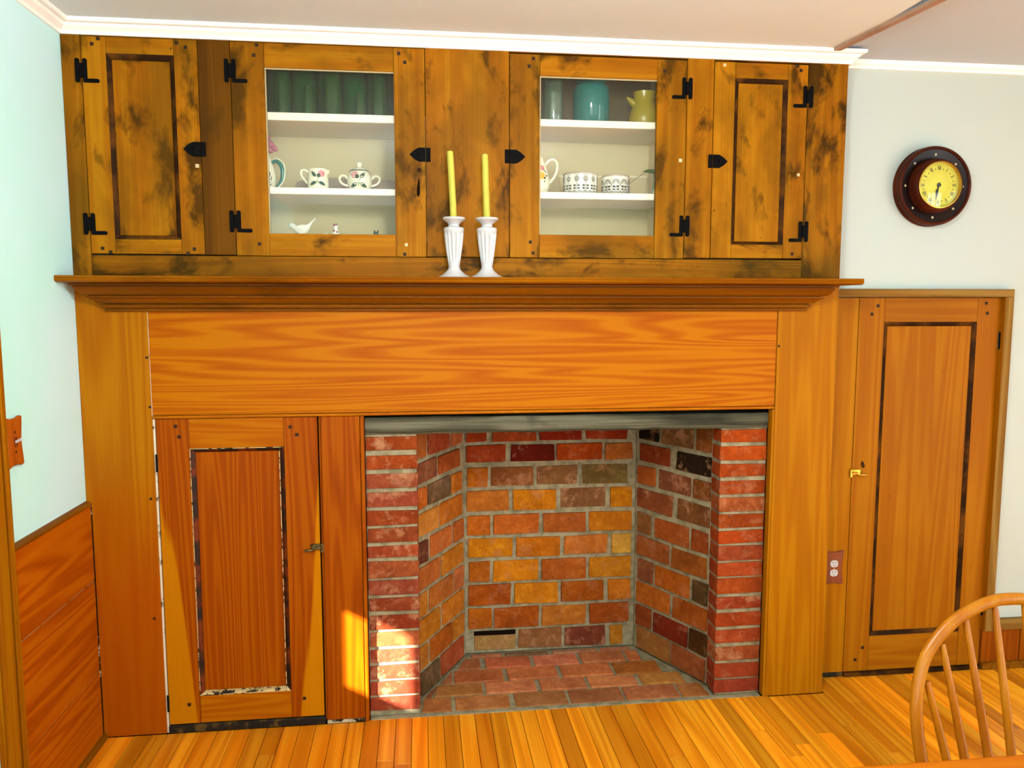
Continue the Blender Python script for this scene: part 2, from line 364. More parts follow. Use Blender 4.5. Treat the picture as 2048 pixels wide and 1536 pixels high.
# ------------------------------------------------------------------ room shell
X1, Y0, Z1 = ROOM['x1'], ROOM['y0'], ROOM['z1']; YB = .128; WB = 2.708
st = dict(kind='structure')
floor = bx('floor', 'gap_dark', None, -.12, X1+.12, Y0-.12, .75, -.06, -.0125, 0)
tag(floor, 'orange varnished narrow strip wood floor', 'floor', **st)
bw = .0578; x = .001; k = 0
while x < X1-.01:
    yend = .0 if x+bw < WB+.02 else YB-.004
    if .944 < x+bw/2 < 2.462: yend = .008
    cuts = [yend]; y = yend-R_.uniform(.15, 1.3)
    while y > -1.75: cuts.append(y); y -= R_.uniform(.6, 1.5)
    cuts.append(Y0)
    for a, b in zip(cuts, cuts[1:]):
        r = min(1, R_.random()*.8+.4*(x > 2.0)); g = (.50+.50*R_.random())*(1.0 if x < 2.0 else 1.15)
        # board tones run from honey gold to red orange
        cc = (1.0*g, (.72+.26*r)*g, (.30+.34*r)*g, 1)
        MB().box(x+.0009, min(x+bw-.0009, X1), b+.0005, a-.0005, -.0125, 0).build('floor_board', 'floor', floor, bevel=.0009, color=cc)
    x += bw
ce = MB().box(-.12, 2.66, Y0-.12, .75, Z1, Z1+.1).build('ceiling', 'ceiling')
tag(ce, 'warm taupe plaster ceiling above the cabinets', 'ceiling', **st)
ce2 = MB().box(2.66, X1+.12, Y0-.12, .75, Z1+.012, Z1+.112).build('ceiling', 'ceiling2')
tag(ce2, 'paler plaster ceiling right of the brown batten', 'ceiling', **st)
bt = MB().hull8([(2.622, -.02, Z1-.010), (2.648, -.02, Z1-.010), (2.648+.66, Y0, Z1-.010), (2.622+.66, Y0, Z1-.010),
                 (2.622, -.02, Z1+.001), (2.648, -.02, Z1+.001), (2.648+.66, Y0, Z1+.001), (2.622+.66, Y0, Z1+.001)]).build('trim_1', 'batten')
tag(bt, 'thin brown batten slanting across the ceiling', 'trim', **st)

# left wall with a glazed door outside the frame
DL = (-1.46, -.62)
wl = rect_holes(Y0-.12, .75, -.012, Z1, [(DL[0], DL[1], 0, 2.05)], lambda a, b, c, d, mb: mb.box(-.12, 0, a, b, c, d)).build('wall_left', 'wall_l')
tag(wl, 'mint white plaster wall at the left', 'wall', **st)
wb = MB()
wb.box(3.474, X1+.12, YB, YB+.12, -.012, Z1+.012).box(WB, 3.474, YB, YB+.12, 1.572, Z1+.012).box(WB, 3.474, YB+.09, YB+.15, -.012, 1.572)
wb = wb.build('wall_back', 'wall_r'); tag(wb, 'cream white plaster wall behind the clock and the plank door', 'wall', **st)
wf = rect_holes(-.12, X1+.12, -.012, Z1+.012, WIN_FRONT, lambda a, b, c, d, mb: mb.box(a, b, Y0-.12, Y0, c, d)).build('wall_front', 'wall_r')
tag(wf, 'white plaster wall with windows behind the camera', 'wall', **st)
wr = rect_holes(Y0, YB, -.012, Z1+.012, WIN_RIGHT_ADDED, lambda a, b, c, d, mb: mb.box(X1, X1+.12, a, b, c, d)).build('wall_right', 'wall_r')
tag(wr, 'white plaster wall at the far right', 'wall', **st)
wc = MB().box(-.12, WB+.02, .66, .75, -.012, Z1).box(WB-.02, WB, .03, .66, -.012, Z1).build('wall_chimney', 'soot')
tag(wc, 'hidden masonry of the chimney breast', 'wall', **st)
nwin = 0
def window(name, a, b, c, d, fn, label):
    mb = MB(); e = .05
    for r in ((a, b, c, c+e), (a, b, d-e, d), (a, a+e, c+e, d-e), (b-e, b, c+e, d-e)): fn(mb, *r)
    fr = mb.build(name, 'white'); tag(fr, label, 'window', **st)
    for q in (1, 2): g = MB(); u = a+(b-a)*q/3; fn(g, u-.011, u+.011, c+e, d-e); g.build('muntin', 'white', fr)
    for q in (1, 2): g = MB(); u = c+(d-c)*q/3; fn(g, a+e, b-e, u-.011, u+.011); g.build('muntin', 'white', fr)
for i, (a, b, c, d) in enumerate(WIN_FRONT):
    window('window_%d' % (i+1), a, b, c, d, lambda mb, p, q, r, s: mb.box(p, q, Y0-.09, Y0-.05, r, s), 'white sash window behind the camera, number %d from the left wall' % (i+1))
for a, b, c, d in WIN_RIGHT_ADDED:
    window('window_%d' % (4 if a < -3 else 5), a, b, c, d, lambda mb, p, q, r, s: mb.box(X1+.05, X1+.09, p, q, r, s), 'added white sash window in the far right wall, ' + ('nearer the camera' if a < -3 else 'nearer the clock'))

# glazed door in the left wall
d2 = empty('door_2', (0, -1.04, 0), 'glazed wooden door in the left wall, just outside the photo', 'door', kind='structure')
gy0, gy1, gz0, gz1 = -1.112, -.875, .605, 1.90
m = MB()
for r in ((DL[0]+.004, gy0, .01, 2.04), (gy1, DL[1]-.004, .01, 2.04), (gy0, gy1, .01, gz0), (gy0, gy1, gz1, 2.04)): m.box(-.05, -.012, r[0], r[1], r[2], r[3])
m.build('door_slab', 'cas', d2)
MB().box(-.034, -.030, gy0, gy1, gz0, gz1).build('glass_pane', 'pane', d2)
MB().box(-.010, -.004, gy0-.03, gy1+.03, .885, gz1+.05).build('sun_blocker', 'cloth', d2)  # unseen blind added to trim the sun to a low patch
cs = empty('trim_2', (0, -.565, 0), 'moulded pine door casing at the left edge of the photo', 'trim', kind='structure')
MB().box(0, .018, -.622, -.512, 0, 2.06).build('casing_board', 'cas', cs, bevel=.003)
MB().box(.018, .026, -.545, -.522, 0, 2.06).build('casing_bead', 'cas', cs, bevel=.004, seg=2)
MB().box(.018, .030, -.622, -.570, 0, 2.06).build('casing_bead', 'cas', cs, bevel=.004, seg=2)
MB().box(0, .018, -1.58, -1.46, 0, 2.06).build('casing_board', 'cas', cs, bevel=.003)
MB().box(0, .022, -1.58, -.512, 2.06, 2.18).build('casing_head', 'cas', cs, bevel=.003)

# wainscot of the left wall: three wide boards, a cap and a floor moulding
for a, b in ((.012, .2485), (.2515, .577), (.580, .843)):
    bx('wainscot_board', 'wains', wl, 0.0, .0155, -.511, -.001, a, b, .0012)
bx('wainscot_backing', 'filler', wl, 0, .012, -.51, -.001, .01, .84, 0)
bx('wainscot_backing', 'crack', wl, 0.001, .018, -.0045, -.0005, .01, .84, 0)
t3 = MB().prism([(0, .842), (.016, .842), (.019, .846), (.019, .852), (.013, .856), (0, .859)], lambda a, b: (a, -.511, b), lambda a, b: (a, -.001, b)).build('trim_3', 'cap')
tag(t3, 'narrow dark pine cap on the left wainscot', 'trim', **st)
t4 = MB().prism([(.0155, 0), (.030, 0), (.029, .009), (.024, .016), (.0155, .02)], lambda a, b: (a, -.511, b), lambda a, b: (a, -.001, b)).build('baseboard_left', 'cap')
tag(t4, 'small quarter round moulding at the foot of the left wainscot', 'baseboard', **st)

# crown mouldings
CP = [(0, 2.399), (.007, 2.399), (.010, 2.409), (.024, 2.420), (.028, 2.428), (.040, 2.430), (.043, 2.434), (.043, 2.442), (0, 2.442)]
path = [(0, Y0), (0, 0), (WB+.004, 0), (WB+.004, YB)]
tag(sweep(path, CP, 0, 1).build('trim_4', 'white'), 'white crown moulding along the left wall', 'trim', **st)
tag(sweep(path, CP, 1, 3).build('trim_5', 'white'), 'white crown moulding above the cabinet doors', 'trim', **st)
CP2 = [(0, 2.424), (.010, 2.424), (.013, 2.432), (.022, 2.440), (.026, 2.454), (0, 2.454)]
tag(sweep([(WB+.004, YB), (X1, YB)], CP2).build('trim_6', 'white'), 'thin white crown moulding above the clock', 'trim', **st)

# right-hand wall: base board, wainscot, rail
bb = bx('baseboard_back', 'cap', None, 3.474, X1, .100, YB, 0, .030, .002)
tag(bb, 'low brown base strip on the floor right of the plank door', 'baseboard', **st)
for a, b in ((3.474, 3.646), (3.651, 4.05), (4.054, 4.6), (4.604, X1)):
    bx('wainscot_board', 'wains_x', wb, a, b, .112, YB, .030, .170, .001)
tr = bx('trim_7', 'oak_x', None, 3.512, X1, .102, YB, .170, .216, .003)
tag(tr, 'pale oak rail right of the plank door', 'trim', **st)

# ------------------------------------------------------------------ built-in cabinet above the mantel
FT = .022
cab = empty('wall_cabinet', (1.354, .15, 1.622), 'built-in aged pine wall cabinet with four doors above the mantel', 'cabinet')
def fr(name, mat, x0, x1, z0, z1): return bx(name, mat, cab, x0, x1, 0, FT, z0, z1, .0015)
fr('stile', 'up_z', .001, .0605, 1.622, 2.412); fr('stile', 'dark_stile', .4265, .5285, 1.6975, 2.412)
fr('center_board', 'upc_z', 1.1735, 1.4625, 1.6965, 2.412); fr('stile', 'upc_z', 2.1025, 2.2005, 1.699, 2.412)
fr('stile', 'up_z', 2.557, WB, 1.622, 2.412)
for a, b in ((.0615, .4255), (.5295, 1.1725), (1.4635, 2.1015), (2.2015, 2.556)): fr('top_rail', 'upc_x', a, b, 2.3985, 2.412)
fr('bottom_rail', 'up_x', .0615, 2.556, 1.622, 1.6935)
# carcass behind the face
bd = MB().box(.02, 2.68, .302, .312, 1.70, 2.41).box(.02, 2.68, FT, .302, 2.405, 2.412)
bd.build('back_panel', 'inner', cab)
for a, b, mt_ in ((.488, 1.244, 'g_back'), (1.388, 2.054, 'top_shade')): bx('upper_shade_board', mt_, cab, a, b, .292, .3015, 2.184, 2.404, 0)  # added boards: compartment shade put into their colour, green behind the vases
bx('cabinet_floor', 'shelfw', cab, .03, 2.67, FT+.001, .302, 1.745, 1.762, 0)
for xx in (.02, .475, 1.245, 1.375, 2.055, 2.665): bx('partition', 'inner', cab, xx, xx+.012, FT+.001, .302, 1.762, 2.405, 0)
def shelf(x0, x1, z0, z1): bx('shelf', 'shelfw', cab, x0, x1, .030, .302, z0, z1, .002)
ZL1, ZL2, ZR1, ZR2 = 1.9305, 2.1805, 1.9305, 2.183
shelf(.488, 1.244, ZL1-.0225, ZL1); shelf(.488, 1.244, ZL2-.0265, ZL2); shelf(1.388, 2.054, ZR1-.0235, ZR1); shelf(1.388, 2.054, ZR2-.0245, ZR2)

def rr(cx, cz, w, h, r=.4, n=5):            # rounded bar outline in x,z
    r = r*min(w, h); pts = []
    for qx, qz, a0 in ((1, 1, 0), (-1, 1, 90), (-1, -1, 180), (1, -1, 270)):
        for i in range(n):
            a = math.radians(a0+90*i/(n-1)); pts.append((cx+qx*(w/2-r)+r*math.cos(a), cz+qz*(h/2-r)+r*math.sin(a)))
    return pts
def hl_hinge(parent, xb, z0, z1, s):
    zc = (z0+z1)/2; h = z1-z0; y0, y1 = -.0045, -.0015
    mb = MB(); mb.plate(rr(xb-s*.0118, zc, .0140, h), y0, y1); mb.plate(rr(xb+s*.0118, zc, .0132, h), y0, y1)
    mb.plate(rr(xb+s*.0300, z0+.0062, .050, .0122), y0-.0003, y1)
    hg = mb.build('hinge', 'iron', parent)
    MB().tube([(xb, -.0045, zc-.022), (xb, -.0045, zc+.022)], .0058, 10).build('hinge_barrel', 'iron', parent, smooth=True)
def spear(parent, xg, zc, s):               # arrowhead latch plate pointing to s, keeper on the frame side
    h = .0235
    MB().plate([(xg+s*.001, zc-h), (xg+s*.024, zc-h), (xg+s*.040, zc-h*.62), (xg+s*.0555, zc), (xg+s*.040, zc+h*.62), (xg+s*.024, zc+h), (xg+s*.001, zc+h)][::(1 if s > 0 else -1)], -.0055, -.001).build('latch', 'iron', parent, bevel=.0008)
    MB().box(min(xg-s*.001, xg-s*.0165), max(xg-s*.001, xg-s*.0165), -.0055, -.001, zc-h, zc+h).build('latch_keeper', 'iron', parent, bevel=.0008)
    MB().lathe([(0, 0), (.005, 0), (.004, .004), (0, .005)], (0, 0, 0), 12, fn=lambda a, b, c: (xg+s*.026+a, -.0055-c, zc+b)).build('latch_rivet', 'iron', parent, smooth=True)
def framed(name, parent, x0, x1, z0, z1, px0, px1, pz0, pz1, ms, mrl, mp=None, inner=None, mm='mould_dark', yd=0., th=.02, pane=False, mbot=None):
    dr = empty(name, ((x0+x1)/2, yd, z0)); dr.parent = parent; dr.location = Vector(ORG[dr.name])-Vector(ORG[parent.name])
    ORG[dr.name] = ((x0+x1)/2, yd, z0)
    e = .0004
    for a, b in ((x0, px0-e), (px1+e, x1)): bx('stile', ms, dr, a, b, yd, yd+th, z0, z1, .0012)
    for a, b in ((z0, pz0), (pz1, z1)): bx('rail', mrl, dr, px0+e, px1-e, yd+.0004, yd+th, a, b, .0012)
    if inner:
        ix0, ix1, iz0, iz1 = inner; yo, yi = yd+.0008, yd+.0095
        O = [(px0, yo, pz0), (px1, yo, pz0), (px1, yo, pz1), (px0, yo, pz1)]; I = [(ix0, yi, iz0), (ix1, yi, iz0), (ix1, yi, iz1), (ix0, yi, iz1)]
        for i in range(4):
            j = (i+1) % 4; mmm = mbot if (mbot and i == 0) else mm
            o1, o2, i1, i2 = Vector(O[i]), Vector(O[j]), Vector(I[i]), Vector(I[j])
            s1, s2 = o1.lerp(i1, .45), o2.lerp(i2, .45); s1.y = s2.y = yo+.0022
            back = [Vector((q.x, yd+th-.003, q.z)) for q in (o1, o2, i2, i1)]
            MB().add([o1, o2, s2, s1, i2, i1]+back, [(0, 1, 2, 3), (3, 2, 4, 5), (6, 9, 8, 7), (0, 6, 7, 1), (5, 4, 8, 9), (0, 3, 5, 9, 6), (1, 7, 8, 4, 2)]).build('panel_moulding', mmm, dr)
        bx('panel', mp, dr, ix0, ix1, yd+.0065, yd+.0145, iz0, iz1, .0015)
    if pane:
        for a, b, c, d in ((px0, px1, pz1-.0045, pz1), (px0, px0+.004, pz0, pz1-.0045)): MB().box(a, b, yd+.006, yd+.012, c, d).build('putty_line', 'putty', dr)
        bx('glass_pane', 'pane', dr, px0, px1, yd+.0125, yd+.0145, pz0, pz1, 0)
    return dr
def pegs(dr, pts, mat='peg', s=.0055, y=0.):
    for px, pz in pts: MB().box(px-s, px+s, y-.0012, y+.002, pz-s, pz+s).build('peg', mat, dr)
d1 = framed('cabinet_door', cab, .0630, .4250, 1.6990, 2.3965, .139, .351, 1.747, 2.345, 'upc_z', 'upc_x', 'upc_z', (.154, .335, 1.760, 2.326))
tag(d1, 'panelled door at the left end of the cabinet')
d2_ = framed('cabinet_door', cab, .5305, 1.1715, 1.6955, 2.3965, .639, 1.066, 1.771, 2.318, 'upc_z', 'upc_x', pane=True); tag(d2_, 'left glazed cabinet door')
d3 = framed('cabinet_door', cab, 1.4650, 2.1000, 1.6960, 2.3925, 1.571, 1.992, 1.777, 2.322, 'upc_z', 'upc_x', pane=True); tag(d3, 'right glazed cabinet door')
d4 = framed('cabinet_door', cab, 2.2030, 2.5545, 1.6995, 2.3925, 2.280, 2.480, 1.749, 2.338, 'upc_z', 'upc_x', 'upc_z', (2.295, 2.463, 1.760, 2.322))
tag(d4, 'panelled door at the right end of the cabinet')
hl_hinge(d1, .0618, 2.249, 2.325, 1); hl_hinge(d1, .0618, 1.760, 1.831, 1); hl_hinge(d2_, .5295, 2.264, 2.340, 1); hl_hinge(d2_, .5295, 1.773, 1.846, 1)
hl_hinge(d3, 2.1013, 2.258, 2.332, -1); hl_hinge(d3, 2.1013, 1.775, 1.850, -1); hl_hinge(d4, 2.5558, 2.241, 2.318, -1); hl_hinge(d4, 2.5558, 1.760, 1.835, -1)
spear(d1, .4258, 2.045, -1); spear(d2_, 1.1725, 2.044, -1); spear(d3, 1.4637, 2.0445, 1); spear(d4, 2.2017, 2.044, 1)
pegs(d1, [(.098, 2.372), (.118, 2.389), (.362, 2.385), (.390, 2.372), (.098, 1.716), (.123, 1.704), (.371, 1.702), (.392, 1.716)])
pegs(d2_, [(.607, 2.355), (.617, 2.388), (1.085, 2.378), (1.105, 2.350), (.606, 1.735), (1.096, 1.704)])
pegs(d3, [(1.548, 2.378), (1.533, 2.352), (2.018, 2.352), (1.538, 1.750), (1.548, 1.712)]); pegs(d4, [(2.512, 2.388), (2.526, 2.372), (2.517, 1.716)])
pegs(d1, [(.412, 1.991)], 'hole', .006); pegs(d2_, [(1.102, 1.737)], 'hole', .005); pegs(d3, [(2.082, 2.045)], 'hole', .006); pegs(d4, [(2.238, 2.381), (2.530, 2.003)], 'hole', .005)
MB().plate([(1.146, 1.900), (1.151, 1.910), (1.152, 1.935), (1.149, 1.962), (1.147, 1.965), (1.144, 1.950), (1.140, 1.920), (1.141, 1.906)], -.0012, .001).build('keyhole', 'gap_dark', d2_)
MB().lathe([(0, 0), (.0075, 0), (.006, .002), (0, .002)], (0, 0, 0), 14, fn=lambda a, b, c: (1.150+a, -c-.0005, 1.992+b)).build('screw', 'mould_dark', d2_)

# ------------------------------------------------------------------ fireplace surround with mantel
sur = empty('fireplace_surround', (1.354, 0, 0), 'orange pine fireplace surround with mantel shelf and wide frieze board', 'mantelpiece')
bx('side_board', 'pil_l', sur, .0005, .2285, 0, .028, .0015, 1.597, .0018); bx('side_board', 'pil_r', sur, 2.4715, WB, 0, .028, .0015, 1.597, .0018)
bx('side_return', 'gold_z', sur, 2.4615, 2.4705, -.0005, .034, .0015, 1.136, .0015)
bx('frieze_board', 'frieze', sur, .2305, 2.4695, .001, .028, 1.150, 1.597, .0015)
bx('frieze_bead', 'low_x', sur, .2305, 2.4695, -.003, .028, 1.1385, 1.1485, .003, seg=2)
bx('gap_strip', 'filler', sur, .2287, .2303, .0025, .02, 1.14, 1.52, 0); bx('gap_strip', 'gap_dark', sur, 2.4697, 2.4713, .004, .02, 1.14, 1.52, 0)
bx('post_board', 'red_z', sur, .7925, .9290, .0005, .028, .014, 1.1375, .002)
bx('post_bead', 'red_z', sur, .9305, .9435, -.002, .034, .0015, 1.1375, .004, seg=2); bx('post_bead', 'red_z', sur, .7865, .7915, .004, .028, .014, 1.1375, .0015)
bx('post_foot', 'scuff', sur, .792, .9300, -.001, .027, .0012, .0135, .001)
bx('joint_filler', 'filler', sur, .2290, .2365, .003, .026, .002, 1.137, .001)
bx('joint_filler', 'mould_cream', sur, .2305, .79, .006, .026, 1.1375, 1.1420, 0)
for px, pz in ((.222, 1.35), (.224, 1.18), (.205, .43), (.213, .86), (2.478, 1.375), (.785, 1.1435)):
    MB().box(px-.004, px+.004, -.0015, .002, pz-.004, pz+.004).build('peg', 'peg', sur)
# bed moulding and shelf
BM = [(0, 1.5055), (.008, 1.5055), (.011, 1.509), (.011, 1.514), (.006, 1.5145), (.006, 1.5175), (.016, 1.518), (.020, 1.523), (.020, 1.527), (.016, 1.531), (.012, 1.5315), (.012, 1.534), (.028, 1.5345),
      (.034, 1.541), (.043, 1.549), (.052, 1.553), (.052, 1.5575), (.045, 1.558), (.045, 1.561), (.060, 1.5615), (.066, 1.566), (.074, 1.577), (.080, 1.586), (.080, 1.589), (.074, 1.5893), (.074, 1.592), (.089, 1.5923), (.090, 1.598), (0, 1.598)]
sweep([(.108, .012), (.108, 0), (2.570, 0), (2.570, .012)], BM).build('bed_moulding', 'mantel', sur)
MB().prism([(0, 1.6), (-.128, 1.6), (-.134, 1.602), (-.139, 1.6045), (-.141, 1.609), (-.1385, 1.613), (-.141, 1.616), (-.139, 1.6205), (-.134, 1.622), (0, 1.622)],
           lambda a, b: (.0005, a, b), lambda a, b: (2.722, a, b)).build('mantel_shelf', 'shelf_edge', sur)

# ------------------------------------------------------------------ cupboard beside the firebox
cup = empty('fireside_cupboard', (.51, .01, 0), 'low pine cupboard with one tall panelled door left of the brick firebox', 'cupboard')
MB().box(.2385, .786, .030, .25, .002, 1.136).build('cupboard_box', 'gap_dark', cup)
bx('threshold', 'threshold', cup, .2375, .786, -.004, .026, .002, .030, .002)
ld = framed('cupboard_door', cup, .2400, .7810, .0335, 1.1365, .347, .666, .135, 1.033, 'sap_z', 'low_x', 'red_z', (.3655, .6505, .1495, 1.018), mm='mould_lower', yd=.001, mbot='mould_cream')
for (a, b, c, d, e) in ((.3665, .6495, .1505, .1530, 0), (.3480, .6650, .1352, .1372, 0)): MB().box(a, b, .0005, .006, c, d).build('moulding_edge', 'mould_cream', ld)
for a in (.3475, .6485): MB().box(a, a+.0022, .0005, .006, .14, 1.03).build('moulding_edge', 'mould_cream', ld)
MB().box(.348, .665, .0005, .006, 1.0305, 1.0327).build('moulding_edge', 'mould_cream', ld)
pegs(ld, [(.305, 1.112), (.315, 1.075), (.690, 1.103), (.712, 1.075), (.310, .105), (.712, .104)])
for z in (.985, .115):
    MB().box(.2365, .2425, -.003, .002, z-.032, z+.032).build('butt_hinge', 'brass_old', ld, bevel=.001)
    MB().tube([(.2385, -.003, z-.030), (.2385, -.003, z+.030)], .0035, 8).build('hinge_pin', 'iron', ld, smooth=True)
def catch(parent, x, z, y, s, mat):         # cupboard turn: base plate, lever, keeper
    b = MB().box(x-s*0+min(0, s*.032), x+max(0, s*.032), y-.004, y+.001, z-.004, z+.017).build('catch_plate', mat, parent, bevel=.001)
    MB().tube([(x-s*.004, y-.010, z+.006), (x+s*.012, y-.012, z+.003), (x+s*.022, y-.013, z-.001), (x+s*.040, y-.013, z-.003), (x+s*.056, y-.011, z-.002)], [.003, .004, .0035, .0052, .0026], 10, 4).build('catch_lever', mat, parent, smooth=True)
    MB().tube([(x+s*.018, y, z+.003), (x+s*.018, y-.015, z+.003)], .005, 10).build('catch_pivot', mat, parent, smooth=True)
    MB().box(min(x-s*.003, x-s*.014), max(x-s*.003, x-s*.014), y-.008, y+.001, z-.014, z+.019).build('catch_keeper', mat, parent, bevel=.0015)
catch(ld, .7815, .662, .0, -1, 'brass_old')

# ------------------------------------------------------------------ firebox: mortar bodies and individual bricks
fb = empty('firebox', (1.70, .03, 0), 'brick firebox with splayed sides, two brick piers and a timber lintel', 'fireplace')
def rgb(h): return lin(h)
def brick_obj(parent, P, U, N, u0, u1, z0, z1, hexc, mat='brick', out=.006, depth=.05, jit=.0024, rec=0., tone=1.):
    j = lambda: R_.uniform(-jit, jit); f = out-rec; vs = []
    c = [(u0, z0), (u1, z0), (u1, z1), (u0, z1)]; fr_ = []; bk = []
    for a, b in c:
        q = P+U*(a+j())+N*(f+j()*.6); fr_.append((q.x, q.y, b+j())); q = P+U*a-N*depth; bk.append((q.x, q.y, b))
    mb = MB().add(fr_+bk, [(0, 1, 2, 3), (7, 6, 5, 4), (0, 4, 5, 1), (1, 5, 6, 2), (2, 6, 7, 3), (3, 7, 4, 0)])
    v = R_.uniform(.86, 1.14)*tone; cc = rgb(hexc); cc = (min(1, cc[0]*v), min(1, cc[1]*v*R_.uniform(.9, 1.1)), cc[2]*v, 1)
    return mb.build('brick', mat, parent, bevel=.0045, color=cc, seg=2)
def mortar_wall(name, P, Q, z0, z1, N, t=.06):
    p, q = P, Q; b1, b2 = P-N*t, Q-N*t
    return MB().hull8([(p.x, p.y, z0), (q.x, q.y, z0), (b2.x, b2.y, z0), (b1.x, b1.y, z0), (p.x, p.y, z1), (q.x, q.y, z1), (b2.x, b2.y, z1), (b1.x, b1.y, z1)]).build(name, 'mortar', fb)
V2 = lambda x, y: Vector((x, y, 0))
# piers
PLC = ['b4542a', 'b0522c', 'b4604c', 'a85044', 'a8502e', 'aa5038', 'a84a38', 'b25a40', 'b05a4c', 'a44c38', 'a84a34', 'b05a44', 'b05048', 'ac4c40', 'ac4c3e', 'b05444']
PRC = ['b8501c', 'b8501c', 'b85020', 'b44c20', 'bc6444', 'b85428', 'b44a1e', 'b4543a', 'b85430', 'b85028', 'b04c34', 'b85028', 'b04a30', 'b0603c', 'a84430', 'ac4838']
LZ = [(1.057, 1.006), (.988, .937), (.921, .867), (.850, .796), (.783, .729), (.719, .663), (.652, .606), (.593, .532), (.523, .466), (.455, .404), (.390, .333), (.324, .271), (.258, .208), (.197, .144), (.135, .083), (.071, .020)]
RZ = [(1.057, 1.007), (.990, .939), (.923, .874), (.857, .805), (.793, .738), (.727, .675), (.662, .612), (.602, .546), (.535, .482), (.472, .412), (.398, .349), (.336, .280), (.266, .212), (.197, .142), (.129, .072), (.061, .010)]
lp = MB().box(.9455, 1.1275, .0365, .128, .001, 1.064).build('left_pier', 'mortar', fb)
rp = MB().box(2.2795, 2.4590, .0365, .118, .001, 1.064).build('right_pier', 'mortar', fb)
for (z1, z0), hc in zip(LZ, PLC): brick_obj(lp, V2(0, .0365), V2(1, 0), V2(0, -1), .9465, 1.131, z0, z1, hc, 'brick_pink', .0065, .085, tone=.84)
for i, ((z1, z0), hc) in enumerate(zip(RZ, PRC)):
    brick_obj(rp, V2(0, .0365), V2(1, 0), V2(0, -1), 2.2745, 2.4585, z0, z1, hc, 'brick_pink' if i in (4, 10, 13) else 'brick', .0065, .078, tone=.82)
# back wall
CZ = [(.990, .945), (.930, .854), (.834, .748), (.731, .642), (.622, .536), (.518, .433), (.415, .325), (.311, .219), (.203, .114), (.100, .012)]
BJ = [[(1.337, 1.423), (1.447, 1.639), (1.652, 1.837), (1.859, 2.042)], [(1.333, 1.505), (1.529, 1.72), (1.731, 1.931), (1.942, 2.068)], [(1.338, 1.427), (1.44, 1.627), (1.642, 1.821), (1.843, 2.046)],
      [(1.338, 1.52), (1.537, 1.729), (1.746, 1.95), (1.968, 2.067)], [(1.338, 1.437), (1.45, 1.652), (1.672, 1.863), (1.877, 2.066)], [(1.341, 1.535), (1.553, 1.746), (1.765, 1.959), (1.979, 2.068)],
      [(1.343, 1.436), (1.452, 1.648), (1.666, 1.863), (1.879, 2.068)], [(1.342, 1.526), (1.542, 1.738), (1.751, 1.944), (1.964, 2.068)], [(1.340, 1.444), (1.456, 1.653), (1.667, 1.865), (1.881, 2.064)],
      [(1.365, 1.55), (1.562, 1.755), (1.768, 1.955), (1.974, 2.031)]]
BC = [['a03c14', 'a0441c', '962c10', '9c3412'], ['a84420', '6a1a0a', 'ac4610', 'c07038'], ['c0701c', '9c5c40', '8a6048', '7a6c48'], ['bc6a30', 'cc7c18', '845a48', 'd08410'],
      ['bc6820', 'bc682c', 'a85c2c', 'c87c20'], ['cc7c18', 'c8741c', 'c07038', 'd0a050'], ['bc681c', 'd08418', 'b45c28', 'c88024'], ['a44e14', 'cc7c1c', 'b45c1c', 'c47a24'],
      ['bc681c', 'b05418', 'b87430', 'ac5420'], ['a4805c', '8e6048', '7a3a34', 'c07c30']]
BREC = {(2, 1): .004, (2, 2): .007, (2, 3): .006, (3, 2): .008, (9, 0): .007, (9, 1): .003, (9, 2): .003, (1, 1): .002}
P0 = V2(1.13, .13); P1 = V2(1.336, .505); Q1 = V2(2.076, .505); Q0 = V2(2.272, .12)
bwl = mortar_wall('back_wall', V2(1.325, .515), V2(2.085, .515), .001, 1.20, V2(0, -1))
for r, (zz, js, cs_) in enumerate(zip(CZ, BJ, BC)):
    for i, ((a, b), hc) in enumerate(zip(js, cs_)):
        lo = zz[1]; hi = zz[0]
        rec = BREC.get((r, i), 0.)
        if (r, i) == (9, 0): hi -= .022
        brick_obj(bwl, V2(0, .515), V2(1, 0), V2(0, -1), a, b, lo, hi, hc, 'brick_pink' if rec else 'brick', .010, .04, .0034, rec)
        if (r, i) == (9, 0): MB().box(a, b, .5135, .52, hi+.001, zz[0]).build('shade_gap', 'gap_dark', bwl)  # dark strip painted as the black shadow above the broken brick
# splayed sides
T1 = (P1-P0).normalized(); N1 = V2(T1.y, -T1.x); T2 = (Q1-Q0).normalized(); N2 = V2(-T2.y, T2.x)
lw_ = mortar_wall('left_splay', P0-N1*.010, P1-N1*.010, .001, 1.20, N1); rw_ = mortar_wall('right_splay', Q0-N2*.010, Q1-N2*.010, .001, 1.20, N2)
SZ = [(1.05, .955)]+CZ[1:]
SZ = [(1.045, .949), (.930, .852), (.832, .752), (.731, .645), (.622, .536), (.518, .433), (.415, .325), (.311, .219), (.203, .114), (.100, .008)]
LS = [[(.005, .075), (.096, .276), (.300, .395)], [(.005, .157), (.184, .369)], [(.005, .079), (.092, .281), (.295, .389)], [(.009, .175), (.197, .389)], [(.005, .079), (.105, .291), (.315, .405)],
      [(.003, .178), (.199, .395)], [(.003, .074), (.093, .295), (.317, .400)], [(.003, .183), (.204, .395)], [(.003, .074), (.098, .279), (.301, .400)], [(.017, .173), (.189, .395)]]
LC = [['bc6c3c', 'a04a30', 'b06044'], ['8a5444', 'a8542c'], ['bc6028', '6c5a4c', 'c07428'], ['d08a48', 'c87828'], ['704038', 'c87440', 'bc6a34'], ['bc6838', 'c07c28'], ['c88430', 'c07438', 'b8704c'], ['cc8028', 'bc7028'], ['c07c34', 'b05c1c', 'c07430'], ['685044', 'b4583c']]
